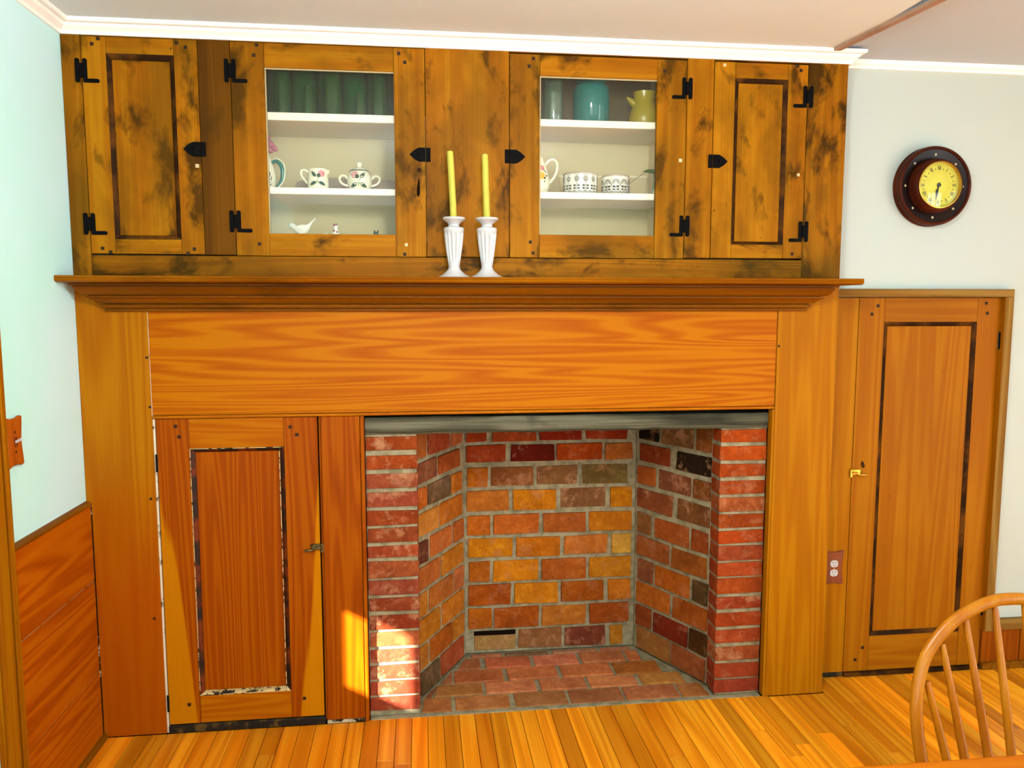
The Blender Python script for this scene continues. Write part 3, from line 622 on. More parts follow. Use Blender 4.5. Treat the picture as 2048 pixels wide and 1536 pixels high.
RS = [[(.409, .292), (.277, .099), (.078, .002)], [(.401, .226), (.186, .003)], [(.415, .308), (.289, .105), (.088, .002)], [(.415, .207), (.179, .006)], [(.413, .331), (.304, .112), (.095, .009)], [(.415, .222), (.204, .012)],
      [(.407, .315), (.296, .102), (.084, .003)], [(.411, .213), (.191, .003)], [(.415, .319), (.303, .108), (.095, .003)], [(.407, .205), (.191, .007)]]
RC = [['241c18', '86604c', '8c4c24'], ['984424', '2c1c12'], ['b46030', '8a5040', '844a28'], ['905038', '7a4c34'], ['946044', 'ac5c2c', '984c24'], ['a85c38', 'a8602c'], ['945c48', 'b46424', '5c4434'], ['b8682c', 'a85424'], ['a04c2c', '84301c', '4c3018'], ['ac7048', 'a0583c']]
for js, cs_, zz in zip(LS, LC, SZ):
    for (a, b), hc in zip(js, cs_): brick_obj(lw_, P0-N1*.010, T1, N1, a, b, zz[1], zz[0], hc, 'brick', .010, .04, .0034)
for r, (js, cs_, zz) in enumerate(zip(RS, RC, SZ)):
    for i, ((b, a), hc) in enumerate(zip(js, cs_)):
        rec = {(0, 1): .004, (2, 1): .005, (3, 0): .003, (3, 1): .005, (1, 1): .003}.get((r, i), 0)
        brick_obj(rw_, Q0-N2*.010, T2, N2, a, b, zz[1], zz[0], hc, 'brick_pink' if rec else 'brick', .010, .04, .0034, rec)
# hearth
hb = MB().box(.946, 2.458, .012, .56, -.04, -.006).build('hearth', 'mortar', fb)
bx('hearth_edge', 'mortar', hb, .9455, 2.459, .009, .036, -.02, .0005, .002)
HR = [((.040, .143), [(1.135, 1.248), (1.264, 1.473), (1.495, 1.698), (1.712, 1.921), (1.932, 2.146), (2.156, 2.265)], ['a8683c', 'b87848', 'a06c44', '986040', 'a86848', 'b47444']),
      ((.156, .245), [(1.150, 1.172), (1.185, 1.377), (1.389, 1.593), (1.611, 1.797), (1.812, 2.008), (2.027, 2.205)], ['985e40', 'a87040', 'c87c58', 'bc7450', 'c47c54', 'c48848']),
      ((.256, .358), [(1.215, 1.257), (1.269, 1.472), (1.491, 1.698), (1.717, 1.930), (1.944, 2.138)], ['985e40', 'a8603c', 'c87850', 'bc7048', 'ac6830']),
      ((.369, .463), [(1.285, 1.384), (1.408, 1.599), (1.618, 1.807), (1.824, 2.016), (2.028, 2.083)], ['a06444', 'b86448', 'c87860', 'bc7450', 'b86c48']),
      ((.476, .504), [(1.350, 1.483), (1.500, 1.691), (1.711, 1.908), (1.928, 2.060)], ['a86c50', '7c5c48', 'b88068', 'a86c58'])]
for (y0, y1), xs, cs_ in HR:
    for (a, b), hc in zip(xs, cs_):
        j = lambda: R_.uniform(-.002, .002); v = R_.uniform(.88, 1.12); c = rgb(hc)
        def clipx(xv, yv):                  # keep the brick inside the splayed plan
            l = P0.x+(yv-P0.y)*(P1.x-P0.x)/(P1.y-P0.y)+.006 if yv > .13 else 1.133
            r = Q0.x+(yv-Q0.y)*(Q1.x-Q0.x)/(Q1.y-Q0.y)-.006 if yv > .12 else 2.27
            return min(max(xv, l), r)
        q = [(clipx(a, y0)+j()*.4, y0+j()), (clipx(b, y0), y0+j()), (clipx(b, y1), y1+j()), (clipx(a, y1), y1+j())]
        zt = R_.uniform(-.0005, .0015)
        MB().hull8([(px, py, -.03) for px, py in q]+[(px, py, zt) for px, py in q]).build('brick', 'brick', hb, bevel=.003, color=(min(1, c[0]*v*1.26), min(1, c[1]*v*1.28), min(1, c[2]*v*1.7), 1))
# lintel
lt = MB(); n = 24; prof = []
for i in range(n+1):
    xx = .9460+(2.4575-.9460)*i/n; prof.append((xx, 1.1270+R_.uniform(-.002, .001)-.006*i/n, 1.0660+R_.uniform(-.002, .002)-.004*i/n, .024+R_.uniform(-.002, .002)))
vs = []; fs = []
for xx, zt, zb, yf in prof: vs += [(xx, yf+.006, zb), (xx, yf, zb+.009), (xx, yf-.002, (zt+zb)/2), (xx, yf, zt-.006), (xx, yf+.005, zt), (xx, .13, zt), (xx, .13, zb)]
for i in range(n):
    for k in range(7): fs.append((i*7+k, i*7+(k+1) % 7, (i+1)*7+(k+1) % 7, (i+1)*7+k))
fs += [tuple(range(7)), tuple(range(n*7, n*7+7))[::-1]]
lt.add(vs, fs).build('lintel', 'lintel', fb)
MB().box(.946, 2.458, .05, .60, 1.20, 1.23).build('smoke_chamber', 'soot', fb)

# ------------------------------------------------------------------ closet door and frame at the right
dr = empty('door_1', (3.17, .13, 0), 'narrow panelled pine closet door right of the fireplace', 'door', kind='structure')
cd_ = framed('door_leaf', dr, 2.8645, 3.4705, .020, 1.5575, 2.972, 3.371, .168, 1.461, 'closet_z', 'closet_x', 'closet_z', (2.990, 3.352, .186, 1.444), yd=.120, th=.03)
pegs(cd_, [(2.942, 1.525), (2.918, 1.492), (3.405, 1.535), (3.412, 1.495), (2.945, .12), (2.915, .07), (3.41, .13)], y=.12, s=.006)
for z in (1.385, .27):
    MB().box(3.464, 3.4715, .1165, .1215, z-.035, z+.035).build('butt_hinge', 'brass_old', cd_, bevel=.001)
    MB().tube([(3.4695, .116, z-.034), (3.4695, .116, z+.034)], .0042, 8).build('hinge_pin', 'iron', cd_, smooth=True)
catch(cd_, 2.866, .853, .119, 1, 'brass')
MB().plate([(2.905, .905), (2.913, .895), (2.918, .882), (2.912, .874), (2.903, .880), (2.899, .892)], .1188, .1205).build('keyhole', 'mould_dark', cd_)
bx('jamb_board', 'gold_z', dr, WB+.001, 2.8615, .119, .15, .002, 1.557, .0015)
bx('jamb_foot', 'threshold', dr, WB+.004, 2.860, .1178, .1195, .002, .022, .0004)
bx('door_sill', 'mould_dark', dr, 2.8635, 3.4735, .108, .15, .0015, .017, .002)
bx('casing_head', 'oak_x', dr, WB+.001, 3.5085, .096, .1275, 1.5595, 1.5905, .002)
bx('casing_side', 'oak_z', dr, 3.4715, 3.5085, .096, .1275, .1705, 1.5590, .002)
bx('casing_stop', 'closet_z', dr, 3.4712, 3.4735, .0975, .15, .172, 1.558, .0004)

# ------------------------------------------------------------------ plates on walls
def scallop(cx, cz, w, h, k=9):
    pts = []
    for ang, (ax, az, bx_, bz) in enumerate(((w/2, -h/2, w/2, h/2), (w/2, h/2, -w/2, h/2), (-w/2, h/2, -w/2, -h/2), (-w/2, -h/2, w/2, -h/2))):
        nx, nz = ((1, 0), (0, 1), (-1, 0), (0, -1))[ang]
        for i in range(k):
            u = i/k; d = -.0055*math.sin(PI*u)**2*(1.3 if ang % 2 == 0 else 1)+.0028*math.sin(3*PI*u)**2*(0 if ang % 2 == 0 else 1)
            pts.append((cx+ax+(bx_-ax)*u+nx*d, cz+az+(bz-az)*u+nz*d))
    return pts
op = empty('outlet_plate', (2.802, .118, .469), 'brown scalloped outlet plate with two white sockets beside the closet door', 'outlet')
MB().plate(scallop(2.800, .469, .084, .137), .112, .1189).build('cover_plate', 'plate_brown', op, bevel=.0015)
for zc in (.4855, .4475):
    s = MB().plate(rr(2.800, zc, .034, .029, .42, 7), .1095, .1125).build('socket', 'milk', op, bevel=.0006)
    for dx, h in ((-.0065, .0075), (.0065, .0062)): MB().box(2.800+dx-.0011, 2.800+dx+.0011, .1092, .110, zc+.0015, zc+.0015+h).build('slot', 'black_p', s)
    MB().lathe([(.0022, 0), (.0022, .0005), (0, .0006)], (0, 0, 0), 10, fn=lambda a, b, c: (2.8+a, .1095-c, zc-.0075+b)).build('slot', 'black_p', s)
MB().lathe([(.0022, 0), (.0018, .001), (0, .0012)], (0, 0, 0), 10, fn=lambda a, b, c: (2.8+a, .112-c, .4665+b)).build('screw', 'brass', op)
sp_ = empty('switch_plate', (0, -.4545, 1.144), 'scalloped wooden light switch plate with a white toggle on the left wall', 'switch')
pts = scallop(-.4545, 1.144, .088, .140)
MB().prism(pts, lambda a, b: (.0005, a, b), lambda a, b: (.011, a, b)).build('cover_plate', 'plate_wood', sp_, bevel=.003)
MB().prism(rr(-.4545, 1.144, .014, .030, .48), lambda a, b: (.010, a, b), lambda a, b: (.0125, a, b)).build('toggle_collar', 'plate_brown', sp_)
MB().tube([(.010, -.4545, 1.144), (.018, -.4545, 1.147), (.027, -.4545, 1.152)], [.0045, .0042, .0045], 8).build('toggle', 'milk', sp_, smooth=True)
for z in (1.172, 1.116): MB().lathe([(.004, 0), (.003, .0012), (0, .0015)], (0, 0, 0), 10, fn=lambda a, b, c, z=z: (.011+c, -.4545+a, z+b)).build('screw', 'peg', sp_)

# ------------------------------------------------------------------ candlesticks and candles
CSP = [(0, 0), (.054, 0), (.0545, .002), (.050, .0045), (.040, .010), (.030, .018), (.0225, .026), (.0195, .033), (.0190, .038), (.0200, .046), (.0235, .070), (.0275, .098),
       (.0310, .126), (.0330, .146), (.0336, .154), (.0345, .158), (.0345, .164), (.0325, .168), (.0260, .1695), (.0190, .172), (.0185, .178), (.0225, .184), (.0310, .190), (.0385, .196), (.0392, .200), (.0370, .2025), (.0280, .2015), (.0150, .199), (.0135, .192), (0, .192)]
fl = lambda th, z: 1-(.15*abs(math.sin(7*th))**.8 if .046 < z < .150 else 0)
CSP2 = []
for (r0, z0), (r1, z1) in zip(CSP, CSP[1:]):
    CSP2.append((r0, z0))
    if .045 < z0 < .15 and z1-z0 > .01: CSP2 += [((r0+r1)/2, (z0+z1)/2)]
CSP2.append(CSP[-1])
for xx, lb in ((1.2645, 'left white fluted candlestick on the mantel'), (1.3775, 'right white fluted candlestick on the mantel, nearest the latch')):
    o = MB().lathe(CSP2, (xx, -.070, 1.6221), 84, flute=fl).build('candlestick', 'milk', None, org=(xx, -.07, 1.6221), smooth=True)
    tag(o, lb, 'candlestick', 'white candlesticks on the mantel')
for (x0, x1, h, lb) in ((1.2645, 1.2535, .229, 'taller yellow taper candle leaning left in the left candlestick'), (1.3775, 1.3712, .222, 'yellow taper candle in the right candlestick')):
    z0 = 1.6221+.1923; n = 9; pts = [(x0+(x1-x0)*i/(n-1)+R_.uniform(-.0004, .0004), -.070, z0+h*i/(n-1)) for i in range(n)]
    c = empty('candle', (x0, -.07, z0), lb, 'candle', 'yellow candles on the mantel')
    MB().tube(pts, [.0113]*(n-1)+[.0108], 16).build('wax_stem', 'candle', c, smooth=True)
    MB().tube([(x1, -.07, z0+h-.002), (x1+.001, -.07, z0+h+.004)], .0012, 6).build('wick', 'wick', c)

# ------------------------------------------------------------------ wall clock
CX, CZc = 3.134, 1.987
clk = empty('wall_clock', (CX, YB, CZc-.152), 'round dark wooden wall clock with a yellow dial and studs', 'clock')
fnc = lambda a, b, c: (CX+a, YB-c, CZc+b)
MB().lathe([(.03, .0005), (.150, .0005), (.153, .006), (.151, .014), (.147, .018), (.151, .024), (.152, .036), (.149, .044), (.143, .047), (.139, .044), (.138, .038)], (0, 0, 0), 72, fn=fnc, ring=True).build('case_rim', 'clock_wood', clk, smooth=True)
MB().lathe([(.1385, .039), (.134, .034), (.125, .030), (.110, .029), (.103, .031)], (0, 0, 0), 72, fn=fnc, ring=True).build('channel', 'clock_dark', clk, smooth=True)
MB().lathe([(.105, .029), (.104, .045), (.101, .058), (.097, .066), (.092, .070), (.089, .068), (.088, .060)], (0, 0, 0), 72, fn=fnc, ring=True).build('inner_ring', 'clock_wood', clk, smooth=True)
MB().lathe([(.0895, .067), (.0885, .072), (.0855, .073), (.0840, .070), (.0838, .060)], (0, 0, 0), 72, fn=fnc, ring=True).build('bezel', 'brass', clk, smooth=True)
MB().lathe([(.0842, .055), (.0842, .0605), (0, .0605)], (0, 0, 0), 64, fn=fnc).build('dial', 'dial', clk)
for i in range(8):
    a = PI/2+i*PI/4; MB().lathe([(.0066, 0), (.0062, .004), (.0036, .0066), (0, .0072)], (0, 0, 0), 12, fn=lambda p, q, r, a=a: (CX+.1205*math.cos(a)+p, YB-.0295-r, CZc+.1205*math.sin(a)+q)).build('stud', 'stud', clk, smooth=True)
def strokes(txt):
    out = []; x = 0
    for ch in txt:
        if ch == 'I': out.append(((x+.0012, 0), (x+.0012, 1), .0017)); x += .0036
        if ch == 'V': out += [((x, 1), (x+.003, 0), .0017), ((x+.006, 1), (x+.003, 0), .0009)]; x += .0072
        if ch == 'X': out += [((x, 1), (x+.006, 0), .0017), ((x+.006, 1), (x, 0), .0009)]; x += .0072
    return out, x
for hnum, txt in enumerate(['XII', 'I', 'II', 'III', 'IIII', 'V', 'VI', 'VII', 'VIII', 'IX', 'X', 'XI']):
    a = PI/2-hnum*PI/6; st_, wd = strokes(txt); mb = MB(); er = Vector((math.cos(a), math.sin(a))); et = Vector((math.sin(a), -math.cos(a)))
    for (x0, h0), (x1, h1), th in st_:
        p = er*(.0575+.0145*h0)+et*(x0-wd/2); q = er*(.0575+.0145*h1)+et*(x1-wd/2); nn = Vector((-(q-p).y, (q-p).x)).normalized()*th/2
        mb.plate([(CX+v.x, CZc+v.y) for v in (p-nn, q-nn, q+nn, p+nn)], YB-.0613, YB-.0604)
    mb.build('numeral', 'black_p', clk)
    b = a-PI/12
    MB().lathe([(.0022, 0), (.002, .0008), (0, .0008)], (0, 0, 0), 8, fn=lambda p, q, r, b=b: (CX+.062*math.cos(b)+p, YB-.0604-r, CZc+.062*math.sin(b)+q)).build('hour_mark', 'olive_p', clk)
mr_ = MB()
for i in range(60):
    a = i*PI/30; e = Vector((math.cos(a), math.sin(a))); t_ = Vector((-e.y, e.x))*.0005; p, q = e*.0755, e*.0795
    mr_.plate([(CX+v.x, CZc+v.y) for v in (p-t_, q-t_, q+t_, p+t_)], YB-.0611, YB-.0604)
mr_.build('minute_track', 'olive_p', clk)
def hand(name, ang, ln, wd, d):
    e = Vector((math.sin(ang), math.cos(ang))); t_ = Vector((e.y, -e.x))
    P = [e*-.010-t_*wd*.5, e*(ln*.35)-t_*wd*.5, e*(ln*.55)-t_*wd*1.4, e*(ln*.75)-t_*wd*.6, e*ln, e*(ln*.75)+t_*wd*.6, e*(ln*.55)+t_*wd*1.4, e*(ln*.35)+t_*wd*.5, e*-.010+t_*wd*.5]
    MB().plate([(CX+v.x, CZc+v.y) for v in P], YB-d-.0008, YB-d).build(name, 'black_p', clk)
hand('hour_hand', 2*PI*(6.53/12), .042, .0045, .0625); hand('minute_hand', 2*PI*(32/60), .062, .0032, .0640)
MB().lathe([(.007, .0605), (.007, .0655), (.004, .067), (0, .067)], (0, 0, 0), 20, fn=fnc).build('hand_hub', 'black_p', clk, smooth=True)
MB().lathe([(.0845, .0690), (.06, .0715), (.03, .073), (0, .0735)], (0, 0, 0), 48, fn=fnc, cap=False).build('clock_glass', 'pane', clk, smooth=True)

# ------------------------------------------------------------------ things on the cabinet shelves
def thing_lathe(name, mat, prof, x, y, z, label, cat, group=None, segs=44, flute=None):
    o = MB().lathe(prof, (x, y, z), segs, flute=flute).build(name, mat, None, org=(x, y, z), smooth=True); return tag(o, label, cat, group)
# green glassware, left top shelf: a row of tall tumblers before a row of big dark vases
tall = [(0, .003), (.018, .003), (.020, 0), (.0235, .002), (.0245, .03), (.0245, .075), (.0225, .115), (.020, .155), (.0195, .165), (.0175, .165), (.0205, .115), (.022, .07), (.021, .012), (0, .010)]
wide = [(0, .003), (.026, .003), (.028, 0), (.031, .003), (.0315, .035), (.0300, .075), (.0265, .115), (.0255, .150), (.028, .168), (.026, .168), (.0235, .14), (.0275, .07), (.028, .015), (0, .012)]
for i, (xx, pr, lb) in enumerate(((.6815, tall, 'leftmost pale green tumbler on the top shelf'), (.771, [(r*.82, h*.62) for r, h in tall], 'short ribbed green tumbler second from the left on the top shelf'), (.852, wide, 'widest and brightest green tumbler in the middle of the top shelf'),
                            (.949, [(r*.7, h*.5) for r, h in tall], 'smallest green tumbler, fourth from the left on the top shelf'), (1.015, [(r*1.1, h*.95) for r, h in tall], 'rightmost green tumbler on the top shelf, by the latch side'))):
    thing_lathe('green_tumbler', 'g_front', pr, xx, .090, ZL2+.0003, lb, 'tumbler', 'green tumblers on the top shelf')
vase = [(0, 0), (.036, 0), (.040, .006), (.043, .03), (.043, .11), (.041, .16), (.038, .19), (.034, .205), (.031, .205), (.034, .17), (.038, .1), (.038, .012), (0, .01)]
for i in range(6):
    xx = .572+.0875*i
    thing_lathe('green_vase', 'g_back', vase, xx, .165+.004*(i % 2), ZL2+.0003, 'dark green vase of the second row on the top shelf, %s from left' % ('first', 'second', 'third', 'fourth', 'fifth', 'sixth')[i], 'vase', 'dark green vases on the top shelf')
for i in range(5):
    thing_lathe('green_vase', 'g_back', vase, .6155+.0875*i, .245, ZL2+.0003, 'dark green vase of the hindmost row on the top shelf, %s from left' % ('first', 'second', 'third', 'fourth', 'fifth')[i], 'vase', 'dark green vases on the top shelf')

def decal(parent, prof, cx, cy, cz, th0, poly, mat, name, e=.0006):
    def rad(z):
        for (r0, z0), (r1, z1) in zip(prof, prof[1:]):
            if z0 <= z <= z1 and z1 > z0: return r0+(r1-r0)*(z-z0)/(z1-z0)
        return prof[-1][0]
    rm = max(r for r, _ in prof); vs = []
    for s, t in poly:
        r = rad(t)+e; th = th0+s/max(r, .5*rm); vs.append((cx+r*math.cos(th), cy+r*math.sin(th), cz+t))
    c = Vector((0, 0, 0))
    for v in vs: c += Vector(v)/len(vs)
    r = math.hypot(c.x-cx, c.y-cy); k = (rad(c.z-cz)+e*1.2)/max(r, 1e-6); cc = (cx+(c.x-cx)*k, cy+(c.y-cy)*k, c.z)
    n = len(vs); return MB().add(vs+[cc], [(i, (i+1) % n, n) for i in range(n)]).build(name, mat, parent)
def leaf_poly(cs, ct, L, W, ang):
    out = []
    for u, wv in ((0, 0), (.15, .5), (.3, .95), (.36, .55), (.55, 1.0), (.62, .5), (.8, .6), (.83, .25), (1, 0), (.83, -.25), (.8, -.6), (.62, -.5), (.55, -1), (.36, -.55), (.3, -.95), (.15, -.5)):
        a, b = u*L, wv*W/2; out.append((cs+a*math.cos(ang)-b*math.sin(ang), ct+a*math.sin(ang)+b*math.cos(ang)))
    return out
def disc(cs, ct, r, n=14, sx=1.): return [(cs+r*sx*math.cos(2*PI*i/n), ct+r*math.sin(2*PI*i/n)) for i in range(n)]
FACE = -PI/2+.02
def flower_set(o, prof, x, y, z, s0, t0, k, mirror):
    m = -1 if mirror else 1; th = -PI/2
    decal(o, prof, x, y, z, th, disc(s0+m*.011*k, t0+.017*k, .0092*k), 'pink', 'painted_flower')
    decal(o, prof, x, y, z, th, disc(s0+m*.004*k, t0+.012*k, .0052*k), 'dkgreen', 'painted_leaf', .0011)
    for a, L, sx, tz in ((130, .021, -.003, .008), (205, .021, -.002, -.004), (-25, .021, .004, -.004)):
        ar = math.radians(a if not mirror else 180-a); decal(o, prof, x, y, z, th, leaf_poly(s0+m*sx*k, t0+tz*k, L*k, .011*k, ar), 'dkgreen', 'painted_leaf')
    for a in (-60, -100, 60): decal(o, prof, x, y, z, th, leaf_poly(s0, t0, .012*k, .004*k, math.radians(a)), 'sage', 'painted_stem')
# creamer
CR = [(0, .001), (.030, .001), (.033, 0), (.036, .006), (.037, .02), (.0355, .040), (.0325, .058), (.0315, .068), (.0320, .0715), (.0300, .0715), (.0315, .05), (.0335, .02), (.031, .006), (0, .005)]
ox, oy, oz = .7955, .090, ZL1+.0003
crm = empty('creamer', (ox, oy, oz), 'small white creamer with a painted pink thistle left of the sugar bowl', 'creamer')
b = MB().lathe(CR, (ox, oy, oz), 44).build('body', 'cream_cer', crm, smooth=True)
MB().tube([(ox-.031, oy, oz+.060), (ox-.044, oy, oz+.069), (ox-.056, oy, oz+.066), (ox-.058, oy, oz+.052), (ox-.048, oy, oz+.036), (ox-.036, oy, oz+.022)], [.0045, .0045, .0045, .0042, .004, .0045], 10, 5).build('handle', 'cream_cer', crm, smooth=True)
MB().loft([(ox+.026, oy, oz+.058, .012, .010), (ox+.033, oy, oz+.063, .010, .008), (ox+.039, oy, oz+.068, .006, .004)], 12).build('spout', 'cream_cer', crm, smooth=True)
flower_set(b, CR[2:9], ox, oy, oz, .001, .030, 1.35, False)
# sugar bowl
SB = [(0, .001), (.026, .001), (.029, 0), (.037, .008), (.0425, .020), (.044, .032), (.0425, .045), (.038, .056), (.0345, .061), (.0335, .0625), (.0320, .061), (.036, .05), (.040, .03), (.035, .010), (0, .005)]
ox2, oy2 = .9395, .092
sgr = empty('sugar_bowl', (ox2, oy2, oz), 'round white lidded sugar bowl with two handles and a painted pink thistle', 'sugar bowl')
b = MB().lathe(SB, (ox2, oy2, oz), 48).build('body', 'cream_cer', sgr, smooth=True)
for s in (-1, 1): MB().tube([(ox2+s*.041, oy2, oz+.040), (ox2+s*.052, oy2, oz+.052), (ox2+s*.066, oy2, oz+.050), (ox2+s*.070, oy2, oz+.038), (ox2+s*.060, oy2, oz+.024), (ox2+s*.040, oy2, oz+.017)], .0042, 10, 5).build('handle', 'cream_cer', sgr, smooth=True)
l_ = MB().lathe([(.036, .0625), (.0365, .0655), (.033, .070), (.022, .0765), (.008, .080), (.0065, .083), (.010, .087), (.0112, .092), (.009, .098), (.004, .101), (0, .1015)], (ox2, oy2, oz), 44).build('lid', 'cream_cer', sgr, smooth=True)
MB().lathe([(.0367, .0650), (.0370, .0668), (.0345, .0692), (.0338, .0690), (.0355, .066)], (ox2, oy2, oz), 44, ring=True).build('green_rim', 'dkgreen', l_, smooth=True)
flower_set(b, SB[2:10], ox2, oy2, oz, .0, .027, 1.45, True)
# platter leaning behind the two
pt = empty('platter', (.87, .24, oz), 'long pale platter leaning behind the creamer and sugar bowl', 'platter')
tl = .30
def pf(a, b, d): return (a, .268-b*0-.075*(1-b/.083)+d*-.8+.006, oz+.0005+b*.85+d*.0+.001)
MB().prism([(.690, .0), (.699, .060), (.740, .074), (.83, .083), (.98, .082), (1.08, .074), (1.12, .06), (1.13, 0)], lambda a, b: pf(a, b, 0), lambda a, b: pf(a, b, .006)).build('dish', 'platter', pt)
MB().add([pf(a, b, .0068) for a, b in disc(.868, .018, .018, 14, 1.15)], [tuple(range(14))]).build('painted_flower', 'pink', pt)
MB().add([pf(a, b, .0069) for a, b in disc(.848, .013, .008, 10, 1.4)], [tuple(range(10))]).build('painted_leaf', 'dkgreen', pt)
MB().add([pf(a, b, .0069) for a, b in leaf_poly(.985, .004, .055, .008, .22)], [tuple(range(16))]).build('painted_leaf', 'dkgreen', pt)
# rooster pitcher
rx, ry = .600, .125
rp_ = empty('rooster_pitcher', (rx, ry, oz), 'rooster pitcher with pink comb and teal handle at the middle shelf\'s left end', 'pitcher')
RB = [(0, 0), (.034, 0), (.040, .006), (.046, .03), (.046, .055), (.041, .078), (.033, .098), (.026, .118), (.023, .135), (.021, .147), (.012, .154), (0, .156)]
b = MB().lathe(RB, (rx, ry, oz), 40).build('body', 'cream_cer', rp_, smooth=True)
MB().tube([(rx+.030, ry, oz+.094), (rx+.046, ry, oz+.104), (rx+.062, ry, oz+.092), (rx+.069, ry, oz+.068), (rx+.064, ry, oz+.036), (rx+.046, ry, oz+.012)], [.006, .007, .008, .008, .007, .004], 12, 6).build('handle', 'teal_p', rp_, smooth=True)
MB().tube([(rx+.034, ry-.002, oz+.102), (rx+.050, ry-.002, oz+.111), (rx+.070, ry-.002, oz+.098), (rx+.0765, ry-.002, oz+.068), (rx+.070, ry-.002, oz+.034), (rx+.05, ry-.002, oz+.010)], .0028, 8, 6).build('handle_rim', 'cream_cer', rp_, smooth=True)
for q, (dx, dz, r) in enumerate(((-.004, .168, .015), (.014, .172, .015), (.028, .162, .015), (.040, .148, .014), (.024, .142, .014), (.022, .186, .009))):
    MB().loft([(rx+dx-r*.8, ry, oz+dz+r*.5, r*.3, r*.3), (rx+dx-r*.2, ry, oz+dz+r*.2, r*.75, r*.8), (rx+dx+r*.4, ry, oz+dz-r*.2, r*.75, r*.8), (rx+dx+r, ry, oz+dz-r*.5, r*.3, r*.35)], 10).build('comb_lobe', 'mauve', rp_, smooth=True)
MB().loft([(rx-.02, ry, oz+.142, .008, .008), (rx-.036, ry, oz+.139, .006, .006), (rx-.050, ry, oz+.133, .001, .001)], 10).build('beak', 'yellow_p', rp_, smooth=True)
for q, (s, t, L, W, a, mt) in enumerate(((.016, .085, .022, .004, -65, 'navy_p'), (.022, .080, .022, .004, -110, 'navy_p'), (.028, .066, .020, .004, -60, 'navy_p'), (.034, .056, .02, .004, -100, 'navy_p'), (.040, .048, .02, .004, -95, 'navy_p'),
                              (.012, .034, .028, .006, 0, 'navy_p'), (.014, .022, .026, .005, 8, 'navy_p'), (.020, .050, .018, .012, -80, 'yellow_p'), (.030, .014, .016, .004, 30, 'teal_p'))):
    decal(b, RB[1:10], rx, ry, oz, -PI/2, leaf_poly(s, t, L, W, math.radians(a)), mt, 'painted_stroke')
# bottom shelf figurines
zf = 1.7622
bd_ = empty('bird_figurine', (.726, .12, zf), 'white china bird figurine with raised tail on the bottom shelf', 'figurine')
MB().loft([(.684, .12, 1.808, .002, .002), (.690, .12, 1.811, .009, .008), (.697, .12, 1.810, .013, .011), (.706, .12, 1.804, .013, .011), (.716, .12, 1.797, .017, .015), (.730, .12, 1.794, .020, .019), (.744, .12, 1.799, .017, .016), (.754, .12, 1.808, .010, .009), (.764, .12, 1.820, .007, .004), (.779, .12, 1.836, .008, .002)], 16).build('body', 'ceramic', bd_, smooth=True)
MB().loft([(.686, .12, 1.8085, .0035, .003), (.678, .12, 1.806, .0006, .0006)], 8).build('beak', 'ceramic', bd_, smooth=True)
for s in (-1, 1): MB().loft([(.716, .12+s*.018, 1.803, .002, .004), (.732, .12+s*.021, 1.801, .003, .011), (.750, .12+s*.017, 1.806, .002, .006), (.760, .12+s*.012, 1.812, .0008, .001)], 10).build('wing', 'ceramic', bd_, smooth=True)
MB().lathe([(0, 0), (.016, 0), (.015, .006), (.010, .018), (0, .03)], (.726, .12, zf), 20).build('base', 'ceramic', bd_, smooth=True)
fg = empty('bird_figurine', (.849, .12, zf), 'tiny speckled red and white figurine in the middle of the bottom shelf', 'figurine')
MB().lathe([(0, 0), (.012, 0), (.0145, .012), (.0135, .025), (.009, .036), (.0075, .041), (.0095, .047), (.008, .053), (.003, .056), (0, .0565)], (.849, .12, zf), 20).build('body', 'ceramic', fg, smooth=True)
for dx, dz, r in ((-.004, .050, .0045), (.004, .052, .004), (.006, .026, .004), (-.005, .030, .0045)): MB().lathe([(0, -r), (r*.8, -r*.6), (r, 0), (r*.8, r*.6), (0, r)], (.849+dx, .1085, zf+dz), 10).build('painted_spot', 'mauve', fg, smooth=True)
tb = empty('figurine', (.992, .12, zf), 'tiny dark green animal figurine at the right of the bottom shelf', 'figurine')
MB().box(.9835, 1.0005, .112, .13, zf, zf+.028).build('body', 'dkgreen', tb, bevel=.003)
for dx in (-.005, .006): MB().tube([(.992+dx, .12, zf+.026), (.992+dx*1.2, .12, zf+.035)], [.003, .0014], 8).build('ear', 'dkgreen', tb)
fs_ = MB().loft([(.797, .15, zf+.006, .004, .004), (.805, .15, zf+.017, .008, .009), (.815, .15, zf+.018, .008, .009), (.822, .15, zf+.012, .003, .003)], 10).build('pebble_figurine', 'ceramic', None, org=(.808, .15, zf), smooth=True)
tag(fs_, 'barely visible small pale figurine between the white bird and the speckled one', 'figurine')

# right compartment
thing = thing_lathe
jar = [(0, .002), (.034, .002), (.036, 0), (.0375, .004), (.0375, .09), (.0365, .112), (.0335, .122), (.0325, .128), (.0325, .175), (.0295, .175), (.030, .125), (.034, .105), (.035, .01), (0, .008)]
cj = empty('glass_jar', (1.636, .10, ZR2), 'clear ribbed glass jar at the left of the right top shelf', 'jar')
MB().lathe(jar, (1.636, .10, ZR2+.0003), 40, flute=lambda th, z: 1+(.012*math.sin(10*th) if .01 < z < .1 else 0)).build('body', 'g_clear', cj, smooth=True)
for z in (.135, .142): MB().lathe([(.0325, z-.0022), (.0345, z), (.0325, z+.0022)], (1.636, .10, ZR2), 40, ring=True).build('neck_ring', 'g_clear', cj, smooth=True)
cj2 = MB().lathe([(r*.9, z*1.03) for r, z in jar], (1.575, .19, ZR2+.0003), 36).build('glass_jar', 'g_clear', None, org=(1.575, .19, ZR2), smooth=True); tag(cj2, 'greenish glass jar half hidden behind the clear ribbed jar', 'jar')
